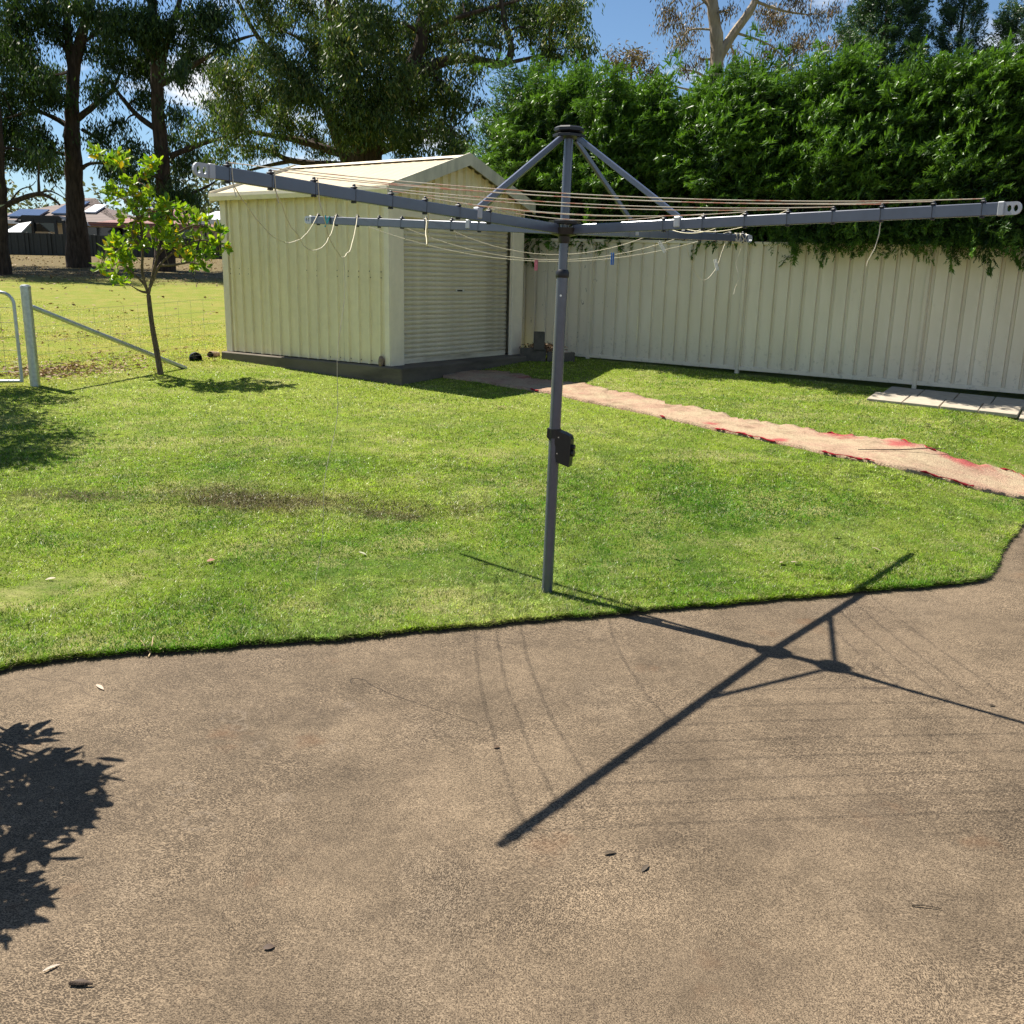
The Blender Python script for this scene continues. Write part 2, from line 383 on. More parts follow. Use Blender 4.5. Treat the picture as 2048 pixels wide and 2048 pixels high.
for _b in [n for n in M_HOIST.node_tree.nodes if n.type == "BSDF_PRINCIPLED"]: _b.inputs["Coat Weight"].default_value = 0.6; _b.inputs["Coat Roughness"].default_value = 0.18
M_HUB = simple("black_plastic", (0.012, 0.012, 0.013), 0.42, 0, 0.2, 20, 0.5)
M_CLIP = simple("dark_line_clip", (0.03, 0.03, 0.035), 0.5)
M_ENDCAP = simple("grey_cast_endcap", (0.42, 0.43, 0.44), 0.45, 0.3)
M_BOLT = simple("zinc_bolt", (0.7, 0.7, 0.7), 0.3, 0.9)
def line_mat():
    t = NT("worn_clothes_line"); co = t.co()
    c = t.mix(t.ramp(t.noise(9, co, 3, 0.7), 0.5, 0.64), (0.62, 0.56, 0.42), (0.5, 0.2, 0.12))
    t.set(c, 0.6); return t.m
M_LINE = line_mat()
M_STRING = simple("bleached_string", (0.62, 0.56, 0.40), 0.7)
M_GALV = simple("galvanised_pipe", (0.46, 0.49, 0.50), 0.38, 0.75, 0.18, 22)
M_WIRE = simple("fence_wire", (0.25, 0.25, 0.24), 0.5, 0.5)
M_SLAB = painted("stained_slab", (0.15, 0.125, 0.095), grime=(0.035, 0.03, 0.024), amt=0.95, rough=0.9, scale=1.5, vertical=False)
M_PAVER = simple("grey_paver", (0.36, 0.315, 0.245), 0.85, 0, 0.15, 12)
M_SLEEPER = simple("weathered_sleeper", (0.10, 0.085, 0.065), 0.9, 0, 0.35, 9)
M_STONE = simple("brown_stone", (0.24, 0.17, 0.12), 0.9, 0, 0.35, 25)
def bark(name, c1, c2, sc=(6, 6, 1.2)):
    t = NT(name); co = t.co(); n = t.noise(2.2, t.mapv(co, sc=sc), 6, 0.65)
    t.set(t.mix(t.ramp(n, 0.35, 0.65), c1, c2), 0.9, 0, 0.15); t.bump(n, 0.8, 0.05); return t.m
M_BARKD = bark("dark_furrowed_bark", (0.028, 0.02, 0.015), (0.085, 0.062, 0.047))
M_BARKR = bark("red_brown_bark", (0.06, 0.035, 0.024), (0.16, 0.10, 0.07))
M_BARKP = bark("pale_gum_bark", (0.20, 0.16, 0.115), (0.40, 0.335, 0.26), (2, 2, 0.5))
M_BARKS = bark("sapling_bark", (0.10, 0.075, 0.05), (0.22, 0.17, 0.12), (20, 20, 6))
M_LF_DARK = leaf_mat("dark_gum_leaf", (0.015, 0.040, 0.011), (0.066, 0.118, 0.030), 0.30)
M_LF_MID = leaf_mat("olive_gum_leaf", (0.022, 0.052, 0.013), (0.105, 0.155, 0.036), 0.36, accent=(0.22, 0.21, 0.07), acc_share=0.06)
M_LF_BROWN = leaf_mat("rusty_gum_leaf", (0.07, 0.065, 0.035), (0.19, 0.15, 0.085), 0.35, accent=(0.20, 0.11, 0.07), acc_share=0.2)
M_LF_SAP = leaf_mat("bright_sapling_leaf", (0.08, 0.20, 0.012), (0.33, 0.44, 0.025), 0.5, 0.35, accent=(0.55, 0.38, 0.02), acc_share=0.07, spec=0.5, pos_scale=2)
M_LF_HEDGE = spray_mat("cypress_spray", (0.010, 0.034, 0.008), (0.112, 0.228, 0.027), 0.34)
M_LF_CONI = spray_mat("blue_green_conifer_spray", (0.016, 0.042, 0.018), (0.075, 0.145, 0.045), 0.25)
M_CORE = simple("shaded_hedge_core", (0.018, 0.022, 0.010), 0.95)
M_LF_SHRUB = leaf_mat("shrub_leaf", (0.05, 0.1, 0.02), (0.1, 0.17, 0.04), 0.2, 0.4)
M_LF_FAR = leaf_mat("far_gum_leaf", (0.08, 0.10, 0.06), (0.16, 0.17, 0.10), 0.3)
M_LITTER = leaf_mat("dry_fallen_leaf", (0.16, 0.09, 0.05), (0.42, 0.28, 0.17), 0.1, 0.7)
def carpet_mat():
    t = NT("faded_red_carpet"); co = t.co()
    n = t.noise(2.4, co, 5, 0.65); fl = t.noise(45, co, 3, 0.7)
    c = t.mix(t.ramp(n, 0.40, 0.60), (0.39, 0.305, 0.20), (0.36, 0.235, 0.165))
    c = t.mix(t.math('MULTIPLY', t.ramp(t.noise(1.7, t.mapv(co, loc=(2, 0, 0)), 5, 0.7), 0.60, 0.72), 0.75), c, (0.30, 0.045, 0.05))
    c = t.mix(t.math('MULTIPLY', t.ramp(t.noise(4, co, 6, 0.75), 0.50, 0.68), 0.65), c, (0.15, 0.105, 0.06))
    rp = None
    for px, py, rx in ((1680, 872, .28), (1800, 892, .22), (1925, 924, .30), (893, 747, .25), (1420, 852, .10), (1560, 886, .12)):
        p = G(px, py); d = t.math('ADD', t.math('DIVIDE', t.vm('LENGTH', t.vm('MULTIPLY', t.vm('SUBTRACT', co, (p.x, p.y, 0)), (1, 1, 0))), rx), t.math('MULTIPLY', t.math('SUBTRACT', t.noise(7, co, 3), 0.5), 1.6))
        k_ = t.ramp(d, 0.3, 1.0, (1, 1, 1), (0, 0, 0)); rp = k_ if rp is None else t.math('MAXIMUM', rp, k_)
    c = t.mix(t.math('MULTIPLY', rp, 0.8), c, (0.34, 0.05, 0.06))
    c = t.mix(0.7, c, t.ramp(fl, 0.3, 0.75, (0.6, 0.6, 0.6), (1.35, 1.35, 1.35)), 'MULTIPLY')
    t.set(c, 0.95, 0, 0.1); t.bump(t.noise(70, co, 4), 0.8, 0.02); return t.m
M_CARPET = carpet_mat()
M_CARPETRED = simple("crimson_carpet_edge", (0.26, 0.02, 0.03), 0.95, 0, 0.4, 30, 0.1)
M_DARKFENCE = simple("charcoal_fence_sheet", (0.028, 0.033, 0.034), 0.5)
M_BLOCK = simple("sandstone_block", (0.36, 0.27, 0.17), 0.9, 0, 0.2, 3)
def tile_mat(name, a, b):
    t = NT(name); co = t.co(); br = t.new("ShaderNodeTexWave", wave_type='BANDS', bands_direction='Z'); t.inp(br, "Scale", 3.0); t.inp(br, "Vector", co)
    t.set(t.mix(t.ramp(br.outputs[1], 0.1, 0.5), a, b), 0.8); t.bump(br.outputs[1], 0.5, 0.05); return t.m
M_TILEB = tile_mat("brown_roof_tile", (0.06, 0.042, 0.036), (0.15, 0.105, 0.09))
M_TILER = tile_mat("red_roof_tile", (0.12, 0.05, 0.045), (0.26, 0.12, 0.105))
M_BRICK = simple("cream_brick", (0.45, 0.36, 0.25), 0.9, 0, 0.15, 2)
M_WHITE = simple("white_sheet_roof", (0.75, 0.77, 0.80), 0.35)
M_SOLAR = simple("solar_glass", (0.10, 0.13, 0.2), 0.08, 0.3)
M_BLACK = simple("black_steel", (0.02, 0.02, 0.022), 0.45)
M_GLASS = simple("dark_glass", (0.02, 0.025, 0.03), 0.05, 0, spec=0.6)

# ------------------------------------------------------------------ ground, lawn and patio
def wob(x):
    x = np.asarray(x, float); return 0.008 * np.sin(x * 9.1) + 0.006 * np.sin(x * 23.7 + 1) + 0.004 * np.sin(x * 61 + 2)
def strip_sheet(name, xs, rows, mat):
    """rows: list of functions x-> (y,z) arrays"""
    V = []; nx = len(xs)
    for fn in rows:
        y, z = fn(xs); V.append(np.stack([xs, y, z], 1))
    V = np.concatenate(V); F = []
    for j in range(len(rows) - 1):
        a = j * nx + np.arange(nx - 1); F.append(np.stack([a, a + 1, a + 1 + nx, a + nx], 1))
    o = fast_mesh(name, V, np.concatenate(F), mat); return o
xs = np.concatenate([[-300, -150, -80, -50, -30, -20, -14], np.arange(-10, 10.001, 0.05), [14, 20, 30, 50, 80, 150, 300]])
def lawn_row(off):
    def fn(x):
        y = yedge(x) + wob(x) * (1 if abs(x).max() and off < 0.3 else 0) + off
        z = zl(x, y)
        return y, z
    return fn
offs = [0.02, 0.06, 0.15, 0.4, 0.8, 1.3, 2, 3, 4, 5, 6, 8, 10, 13, 16, 20, 25, 30, 36, 44, 60, 120, 400, 1500]
lawn = strip_sheet("lawn", xs, [lawn_row(0.012)] + [lawn_row(o) for o in offs], M_LAWN); tag(lawn, kind="structure")
soil = strip_sheet("soil_edge", xs, [lambda x: (yedge(x) + wob(x), np.full_like(x, -0.06)), lambda x: (yedge(x) + wob(x) + 0.004, zl(x, yedge(x)) - 0.018), lambda x: (yedge(x) + wob(x) + 0.0115, zl(x, yedge(x)) - 0.001)], M_SOIL); tag(soil, kind="structure")
pat = strip_sheet("patio", xs, [lambda x: (np.full_like(x, -40), np.zeros_like(x)), lambda x: (np.minimum(yedge(x), 2) - 0.5, np.zeros_like(x)), lambda x: (yedge(x) + 0.03, np.zeros_like(x))], M_CONC); tag(pat, kind="structure")

# thin dark strip laid on the patio as the hanging string's painted shadow
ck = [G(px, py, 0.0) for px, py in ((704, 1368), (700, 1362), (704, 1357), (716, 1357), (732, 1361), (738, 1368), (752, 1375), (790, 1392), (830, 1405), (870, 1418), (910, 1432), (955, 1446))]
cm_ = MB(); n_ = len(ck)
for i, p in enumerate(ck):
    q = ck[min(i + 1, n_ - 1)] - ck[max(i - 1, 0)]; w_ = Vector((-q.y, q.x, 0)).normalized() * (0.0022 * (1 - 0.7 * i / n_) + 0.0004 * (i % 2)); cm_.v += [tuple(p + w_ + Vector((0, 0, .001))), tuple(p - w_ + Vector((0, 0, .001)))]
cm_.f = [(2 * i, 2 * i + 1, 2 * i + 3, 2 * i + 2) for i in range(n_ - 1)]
cm_.build("string_shadow", M_SOIL, pat)

# ------------------------------------------------------------------ shed
SX, SY, SA = -1.655, 12.512, 0.9705
SW, SL, SH = 3.073, 3.287, 2.275
SZ = 0.650
shed = empty("garden_shed", (SX, SY, SZ), SA)
tag(shed, "cream steel gable shed with roller door on a concrete slab", "shed")
su = Vector((math.cos(SA), math.sin(SA), 0)); sw = Vector((-math.sin(SA), math.cos(SA), 0))
def ribs(L, pitch, wid, dep, sl=0.012, start=None):
    """profile polyline (s, d) of a ribbed sheet"""
    pts = [(0, 0)]; s = pitch / 2 if start is None else start
    while s + wid / 2 + sl < L:
        pts += [(s - wid / 2 - sl, 0), (s - wid / 2, dep), (s + wid / 2, dep), (s + wid / 2 + sl, 0)]; s += pitch
    pts.append((L, 0)); return pts
def ribbed_wall(mb, prof, fn, z0, z1):
    """fn(s,d,z)->Vector ; z1 may be function of s"""
    n = len(prof); vs = []; 
    for s, d in prof: vs.append(fn(s, d, z0(s) if callable(z0) else z0))
    for s, d in prof: vs.append(fn(s, d, z1(s) if callable(z1) else z1))
    mb.add(vs, [(i, i + 1, n + i + 1, n + i) for i in range(n - 1)])
# slab
m = MB(); m.bbox((SW / 2 + 0.10, SL / 2 - 0.10, -0.15), (SW + 0.42, SL + 0.34, 0.298), 0.012); slab = m.build("slab", M_SLAB, shed)
# left wall of four sheets
ns = 4; lw = (SL - 0.16) / ns
for k in range(ns):
    m = MB(); y0 = 0.08 + k * lw
    ribbed_wall(m, ribs(lw - 0.001, lw / 4, 0.030, 0.030, 0.010), lambda s, d, z: Vector((-d - (0.002 if k % 2 else 0), y0 + s, z)), 0.012, SH - 0.02); m.build("wall_sheet", M_SHED, shed)
# right and rear walls
m = MB(); ribbed_wall(m, ribs(SL, 0.2, 0.028, 0.022, 0.014), lambda s, d, z: Vector((SW + d, s, z)), 0.0, SH); m.build("wall_sheet", M_SHED, shed)
RISE = 0.49
def gable(x): return SH + RISE * (1 - abs(x - SW / 2) / (SW / 2)) - 0.03
m = MB(); ribbed_wall(m, ribs(SW, 0.2, 0.028, 0.022, 0.014), lambda s, d, z: Vector((s, SL + d, z)), 0.0, gable); m.build("wall_sheet", M_SHED, shed)
# gable infill over the door
DT = 2.02
pr = [(0, 0)] + [p for p in ribs(SW, 0.17, 0.03, 0.045, 0.006)[1:-1]]
extra = sorted(pr + [(SW / 2, 0), (SW, 0)], key=lambda p: p[0])
m = MB(); ribbed_wall(m, extra, lambda s, d, z: Vector((s, 0.05 - d, z)), DT, gable); m.build("gable_sheet", M_SHED, shed)
# corner flashings + door pilasters
PL = 0.27
def lbox(name, x0, x1, y0, y1, z0, z1, mat, par=shed, b=0.004):
    mm = MB(); mm.bbox(((x0 + x1) / 2, (y0 + y1) / 2, (z0 + z1) / 2), (x1 - x0, y1 - y0, z1 - z0), b); return mm.build(name, mat, par)
lbox("door_pillar", 0.0, PL, 0.0, 0.06, 0.0, DT + 0.05, M_TRIM)
lbox("door_pillar", SW - PL, SW, 0.0, 0.06, 0.0, DT + 0.05, M_TRIM)
lbox("corner_flashing", -0.028, 0.0, 0.003, 0.085, 0.002, SH - 0.03, M_TRIM)
lbox("corner_flashing", -0.03, 0.0, SL - 0.10, SL + 0.03, 0.002, SH - 0.03, M_TRIM)
lbox("corner_flashing", SW + 0.0, SW + 0.028, 0.003, 0.085, 0.002, SH - 0.03, M_TRIM)
lbox("door_head", PL, SW - PL, 0.035, 0.075, DT - 0.09, DT, M_TRIM)
# roller door with slats
rd = MB(); rd.bbox((SW / 2, 0.12, 0.035), (SW - 2 * PL - 0.02, 0.03, 0.07), 0.004)
door = rd.build("roller_door", M_DOOR, shed)
NSL = 30; sh = (DT - 0.07) / NSL
m = MB(); n = 6; wd = SW - 2 * PL - 0.006
prof = [(0.0, 0.0), (0.012, -0.004), (0.022, -0.023), (0.042, -0.027), (0.054, -0.020), (sh - 0.001, 0.0)]
vs = [(-wd / 2, d, z) for z, d in prof] + [(wd / 2, d, z) for z, d in prof]
m.add(vs, [(i, n + i, n + i + 1, i + 1) for i in range(n - 1)])
slat_me = m.mesh("slat", M_DOOR, False)
for k in range(NSL):
    o = bpy.data.objects.new("slat", slat_me); o.location = (SW / 2, 0.13, 0.07 + k * sh); link(o, door)
m = MB(); m.bbox((SW / 2 + 0.08, 0.108, 0.985), (0.20, 0.012, 0.034), 0.003); lk = m.build("lock_plate", M_BOLT, door)
m = MB(); m.bbox((SW / 2 + 0.07, 0.098, 0.985), (0.11, 0.012, 0.02), 0.003); m.build("lock_handle", M_BLACK, door)
lbox("dark_interior", PL, SW - PL, 0.30, 0.32, 0.0, DT, M_BLACK)
# roof sheets
OV, OF = 0.085, 0.10
rl = math.hypot(SW / 2 + OV, RISE * (SW / 2 + OV) / (SW / 2)); sl = RISE / (SW / 2)
for sgn, nm in ((1, "roof_sheet"), (-1, "roof_sheet")):
    m = MB(); prof = ribs(SL + 2 * OF, 0.2, 0.03, 0.005, 0.02); nn = len(prof); vs = []
    for s, d in prof: vs.append(Vector((SW / 2 - sgn * (SW / 2 + OV), -OF + s, SH - sl * OV + 0.03 + d)))
    for s, d in prof: vs.append(Vector((SW / 2, -OF + s, SH + RISE + 0.03 + d)))
    m.add(vs, [(i, i + 1, nn + i + 1, nn + i) if sgn < 0 else (i + 1, i, nn + i, nn + i + 1) for i in range(nn - 1)])
    m.build(nm, M_SHEDROOF, shed)
m = MB(); yy = (-OF, SL + OF)
m.add([(SW / 2 - 0.13, y, SH + RISE + 0.058 - 0.13 * sl) for y in yy] + [(SW / 2, y, SH + RISE + 0.062) for y in yy] + [(SW / 2 + 0.13, y, SH + RISE + 0.058 - 0.13 * sl) for y in yy], [(0, 1, 3, 2), (2, 3, 5, 4)])
m.build("ridge_cap", M_TRIM, shed)
for xx in (-OV - 0.035, SW + OV + 0.035):
    m = MB(); s_ = -1 if xx < 0 else 1
    poly = [(-0.04 * s_, 0.018), (-0.04 * s_, -0.062), (0.025 * s_, -0.074), (0.046 * s_, -0.015), (0.042 * s_, 0.03)]
    mm = Matrix.Translation((xx, 0, SH - sl * OV + 0.0)) @ Matrix(((1, 0, 0, 0), (0, 0, 1, 0), (0, 1, 0, 0), (0, 0, 0, 1)))
    m.prism(poly, -OF + 0.002, SL + OF - 0.002, mm); m.build("gutter", M_TRIM, shed)
# front and rear barge boards
for yb in (-OF - 0.012, SL + OF + 0.012):
    for sgn in (1, -1):
        x0 = SW / 2 - sgn * (SW / 2 + OV + 0.05); z0 = SH - sl * (OV + 0.05) + 0.07; z1 = SH + RISE + 0.085; H = 0.165
        vs = []
        for y in (yb - 0.01, yb + 0.01): vs += [(x0, y, z0), (x0, y, z0 - H), (SW / 2, y, z1 - H), (SW / 2, y, z1)]
        m = MB(); m.add(vs, [(0, 1, 2, 3), (7, 6, 5, 4), (0, 3, 7, 4), (1, 5, 6, 2), (0, 4, 5, 1), (3, 2, 6, 7)]); m.build("barge_board", M_BARGE, shed)
# screws on the left wall
m = MB()
for row in (0.06, 1.15, 1.22):
    for k in range(16): m.bbox((-0.024 if row > .1 else -0.004, 0.14 + k * 0.2 + random.uniform(-.01, .01), row + random.uniform(-.006, .006)), (0.008, 0.014, 0.014), 0.003)
tag(m.build("screws", M_SLEEPER, shed), kind="stuff")

# stone at shed corner
def rock(name, c, r, mat, seed=0, sq=(1, 1, .8)):
    rr = random.Random(seed); m = MB(); vs = []; fs = []; nu, nv = 9, 6
    for j in range(nv + 1):
        ph = math.pi * j / nv
        for i in range(nu):
            th = 2 * math.pi * i / nu; q = 1 + rr.uniform(-.2, .2)
            vs.append((c[0] + r * sq[0] * q * math.sin(ph) * math.cos(th), c[1] + r * sq[1] * q * math.sin(ph) * math.sin(th), c[2] + r * sq[2] * math.cos(ph) * (1 + rr.uniform(-.1, .1))))
    for j in range(nv):
        for i in range(nu): fs.append((j * nu + i, (j + 1) * nu + i, (j + 1) * nu + (i + 1) % nu, j * nu + (i + 1) % nu))
    m.add(vs, fs); return m.build(name, mat)
pc = Vector((SX, SY, 0)) - su * 0.055 + sw * 0.13
tag(rock("stone", (pc.x, pc.y, SZ + 0.06), 0.075, M_STONE, 3, (.55, 1, 1)), "rough brown stone on the slab at the shed's near corner", "stone")

# ------------------------------------------------------------------ clothes hoist
HB = Vector((0.2193, 5.2565, 0.03)); HAX = Vector((0.01439, 0.00188, 1.0))
def hp(z): return HB + HAX * z
ZH, ZT, ZC, RR, TH = 2.0607, 2.1405, 2.5643, 2.214, 4.0192
hoist = empty("clothes_hoist", HB); tag(hoist, "blue-grey rotary clothes hoist with four arms standing at the lawn edge", "clothes hoist")
HL = lambda v: Vector(v) - HB
MB_ = MB
m = MB(); m.tube([HL(hp(-0.1)), HL(hp(1.83))], 0.0325, 24); m.build("lower_tube", M_HOIST, hoist, True)
m = MB(); m.tube([HL(hp(1.80)), HL(hp(ZC + 0.0))], 0.0255, 24); m.build("upper_tube", M_HOIST, hoist, True)
m = MB(); m.tube([HL(hp(1.815)), HL(hp(1.82)), HL(hp(1.845)), HL(hp(1.858))], [0.0345, 0.037, 0.037, 0.029], 24); m.build("collar", M_HUB, hoist, True)
# hub under the arms
m = MB(); m.tube([HL(hp(ZH - 0.065)), HL(hp(ZH - 0.055)), HL(hp(ZH - 0.03)), HL(hp(ZH - 0.02)), HL(hp(ZH + 0.015))], [0.0275, 0.031, 0.033, 0.07, 0.078], 24); m.build("hub", M_HUB, hoist, True)
m = MB(); m.tube([HL(hp(ZH + 0.035)), HL(hp(ZH + 0.05)), HL(hp(ZH + 0.056))], [0.086, 0.088, 0.05], 8); m.build("hub_plate", M_HUB, hoist)
# top cap: two stacked eight-sided plates
m = MB(); m.tube([HL(hp(ZC - 0.035)), HL(hp(ZC - 0.03)), HL(hp(ZC - 0.018)), HL(hp(ZC - 0.012))], [0.060, 0.086, 0.086, 0.070], 8); m.build("cap_lower_plate", M_ENDCAP if False else M_HUB, hoist)
m = MB(); m.tube([HL(hp(ZC - 0.008)), HL(hp(ZC)), HL(hp(ZC + 0.014)), HL(hp(ZC + 0.022)), HL(hp(ZC + 0.023))], [0.068, 0.079, 0.079, 0.068, 0.02], 8); m.build("cap_upper_plate", M_HUB, hoist)
ARM = {}
CLIPR = [0.62, 0.84, 1.06, 1.27, 1.48, 1.69, 1.90, 2.09]
def adir(k):
    a = TH + k * math.pi / 2; e = Vector((math.cos(a), math.sin(a), 0)); e.z = -(e.x * HAX.x + e.y * HAX.y); return e.normalized()
def apt(k, r, dz=0.0):
    t = r / RR; return hp(ZH) .lerp(hp(ZT) + adir(k) * RR, 1) * t + hp(ZH + 0.005) * (1 - t) + Vector((0, 0, dz))
clip_m = MB()
clip_m.bbox((0, 0, 0.002), (0.0035, 0.0272, 0.0575), 0.0005); clip_m.bbox((0, 0, 0.031), (0.020, 0.028, 0.008), 0.003); clip_m.bbox((0, 0, -0.029), (0.016, 0.022, 0.007), 0.002); clip_m.bbox((0, 0, 0.039), (0.012, 0.013, 0.012), 0.003)
clip_me = clip_m.mesh("line_clip", M_CLIP)
for k in range(4):
    p0 = apt(k, 0.06); p1 = apt(k, RR - 0.045); ax = (p1 - p0).normalized(); side = ax.cross(Vector((0, 0, 1))).normalized(); upv = side.cross(ax)
    R3 = Matrix((ax, side, upv)).transposed()
    m = MB(); m.bbox(HL((p0 + p1) / 2), ((p1 - p0).length, 0.026, 0.05), 0.003, R3); arm = m.build("arm", M_HOIST, hoist)
    # end cap: rounded plate with two holes
    m = MB(); c = HL(apt(k, RR - 0.045)); poly = []
    L = 0.062; hh = 0.025
    outer = [(0, -hh), (L - 0.02, -hh)] + [(L - 0.02 + 0.022 * math.sin(a), -hh * math.cos(a)) for a in np.linspace(0.3, math.pi - 0.3, 8)] + [(L - 0.02, hh), (0, hh)]
    # plate cut by two holes: build as bridging strip faces around each hole
    def plate(mb, outer, holes, t):
        # simple planar triangulation by bmesh-free fan between outer halves and holes
        import bmesh
        bm = bmesh.new(); edges = []
        def loop(pts):
            vv = [bm.verts.new((x, 0, z)) for x, z in pts]
            return [bm.edges.new((vv[i], vv[(i + 1) % len(vv)])) for i in range(len(vv))]
        edges += loop(outer)
        for h in holes: edges += loop(h)
        r = bmesh.ops.triangle_fill(bm, use_beauty=True, use_dissolve=False, edges=edges)
        geom = [f for f in bm.faces]
        ex = bmesh.ops.extrude_face_region(bm, geom=geom)
        for v in [g for g in ex["geom"] if isinstance(g, bmesh.types.BMVert)]: v.co.y += t
        bmesh.ops.recalc_face_normals(bm, faces=bm.faces)
        bm.verts.index_update()
        mb.add([R3 @ (v.co - Vector((0, t / 2, 0))) + c for v in bm.verts], [tuple(v.index for v in f.verts) for f in bm.faces]); bm.free()
    holes = [[(0.019 + 0.0085 * math.cos(a), 0.013 * math.sin(a)) for a in np.linspace(0, 2 * math.pi, 10, endpoint=False)],
             [(0.043 + 0.0085 * math.cos(a), 0.013 * math.sin(a)) for a in np.linspace(0, 2 * math.pi, 10, endpoint=False)]]
    plate(m, outer, holes, 0.012); m.bbox(c - ax * 0.01, (0.024, 0.030, 0.054), 0.003, R3); m.build("end_cap", M_ENDCAP, arm)
    for r in CLIPR:
        o = bpy.data.objects.new("line_clip", clip_me); o.matrix_local = Matrix.Translation(HL(apt(k, r))) @ R3.to_4x4(); link(o, arm)
    # strut
    q0 = hp(ZC - 0.035) + adir(k) * 0.06; q1 = apt(k, 0.70, 0.035); a2 = (q1 - q0).normalized(); s2 = a2.cross(Vector((0, 0, 1))).normalized(); u2 = s2.cross(a2)
    R4 = Matrix((a2, s2, u2)).transposed()
    m = MB(); m.bbox(HL((q0 + q1) / 2), ((q1 - q0).length, 0.019, 0.028), 0.003, R4); st = m.build("strut", M_HOIST, hoist)
    m = MB(); m.bbox(HL(apt(k, 0.70, 0.012)), (0.035, 0.034, 0.052), 0.004, R3); m.build("hinge_bracket", M_ENDCAP, st)
# winder box
wz = 0.90; wd_ = Vector((0.93, -0.36, 0)).normalized(); wp = Vector((-wd_.y, wd_.x, 0))
Rw = Matrix((wd_, wp, Vector((0, 0, 1)))).transposed().to_4x4()
Mw = Matrix.Translation(HL(hp(wz))) @ Rw @ Matrix(((1, 0, 0, 0), (0, 0, -1, 0), (0, 1, 0, 0), (0, 0, 0, 1)))
m = MB(); m.prism([(-0.035, 0.085), (-0.037, 0.035), (-0.02, 0.018), (0.012, 0.0), (0.02, -0.02), (0.02, -0.075), (0.034, -0.11), (0.10, -0.128), (0.105, -0.09), (0.108, 0.03), (0.098, 0.05), (0.07, 0.062), (0.03, 0.074)], -0.03, 0.03, Mw)
m.tube([HL(hp(wz + 0.03)), HL(hp(wz + 0.082))], 0.037, 20)
wb = m.build("winder_box", M_HUB, hoist)
m = MB(); b0 = HL(hp(wz - 0.015)); m.tube([b0 + wd_ * 0.10, b0 + wd_ * 0.125], 0.014, 10); m.tube([b0 + wd_ * 0.10 + Vector((0, 0, -.035)), b0 + wd_ * 0.122 + Vector((0, 0, -.035))], 0.02, 12); m.build("winder_knob", M_HUB, wb)
for dz in (0.038, -0.055):
    m = MB(); q = HL(hp(wz + dz)) + wd_ * (0.035 if dz > 0 else 0.03) - wp * 0.03; m.tube([q, q - wp * 0.004], 0.004, 8); m.build("bolt", M_BOLT, wb)
for dz in (1.72,):
    m = MB(); q = HL(hp(dz)); m.tube([q + Vector((-0.005, -0.032, 0)), q + Vector((-0.005, -0.037, 0))], 0.006, 8); m.build("bolt", M_BOLT, hoist)
# lines
def catenary(a, b, sag, n=14, jit=0.0):
    pts = []
    for i in range(n + 1):
        t = i / n; p = Vector(a).lerp(Vector(b), t); p.z -= 4 * sag * t * (1 - t)
        if 0 < i < n and jit: p += Vector((random.uniform(-jit, jit), random.uniform(-jit, jit), random.uniform(-jit, jit)))
        pts.append(p)
    return pts
def wire(name, pts, r, mat, par, seg=5):
    m = MB(); m.tube([HL(p) for p in pts] if par is hoist else pts, r, seg); return m.build(name, mat, par, True)
LR = 0.0021
TOP = 0.042
for r, sag in zip(CLIPR, (0.035, 0.03, 0.045, 0.03, 0.035, 0.03, 0.05, 0.055)): wire("line", catenary(apt(0, r, TOP), apt(1, r, TOP), sag, 18), LR, M_LINE, hoist)
for r, sag in ((1.06, 0.19), (1.48, 0.23), (1.90, 0.25)): wire("line", catenary(apt(2, r, TOP), apt(3, r, TOP), sag, 18), LR, M_STRING, hoist)
for r, sag in ((2.09, 0.20), (1.90, 0.23), (1.69, 0.25), (1.06, 0.15)): wire("line", catenary(apt(3, r, TOP), apt(0, r - 0.02, -0.028), sag, 18, 0.004), 0.0023, M_STRING, hoist)
for r, sag in ((0.62, 0.03), (0.84, 0.04), (1.06, 0.06), (1.27, 0.05)): wire("line", catenary(apt(1, r, TOP), apt(2, r, TOP), sag, 18), LR, M_STRING, hoist)
# long broken strand hanging to the lawn
a = catenary(apt(3, 1.69, TOP), apt(0, 1.67, -0.028), 0.25, 18)[9]
gnd = G(640, 1180); pts = []
for i in range(25):
    t = i / 24; p = a.lerp(gnd + Vector((0, 0, 0.02)), t); p.x += 0.012 * math.sin(t * 17) + 0.02 * math.sin(t * 5); p.y += 0.012 * math.cos(t * 13); pts.append(p)
wire("broken_line", pts, 0.0017, M_STRING, hoist)
# short loose ends
a = apt(1, 1.69, -0.03); wire("broken_line", [a, a + Vector((0.0, 0, -.05)), a + Vector((-0.012, 0, -.11)), a + Vector((-0.035, 0, -.16)), a + Vector((-0.04, 0, -.185))], 0.0022, M_STRING, hoist)
a = apt(2, 1.3, -0.02); b = apt(2, 1.85, -0.02); wire("broken_line", catenary(a, b, 0.26, 12, 0.006), LR, M_STRING, hoist)
a = apt(2, 2.05, 0.0); pts = [a + Vector((0.012 * math.sin(i), 0.01 * math.cos(i * 1.3), -0.035 * i)) for i in range(12)]; wire("broken_line", pts, LR, M_STRING, hoist)
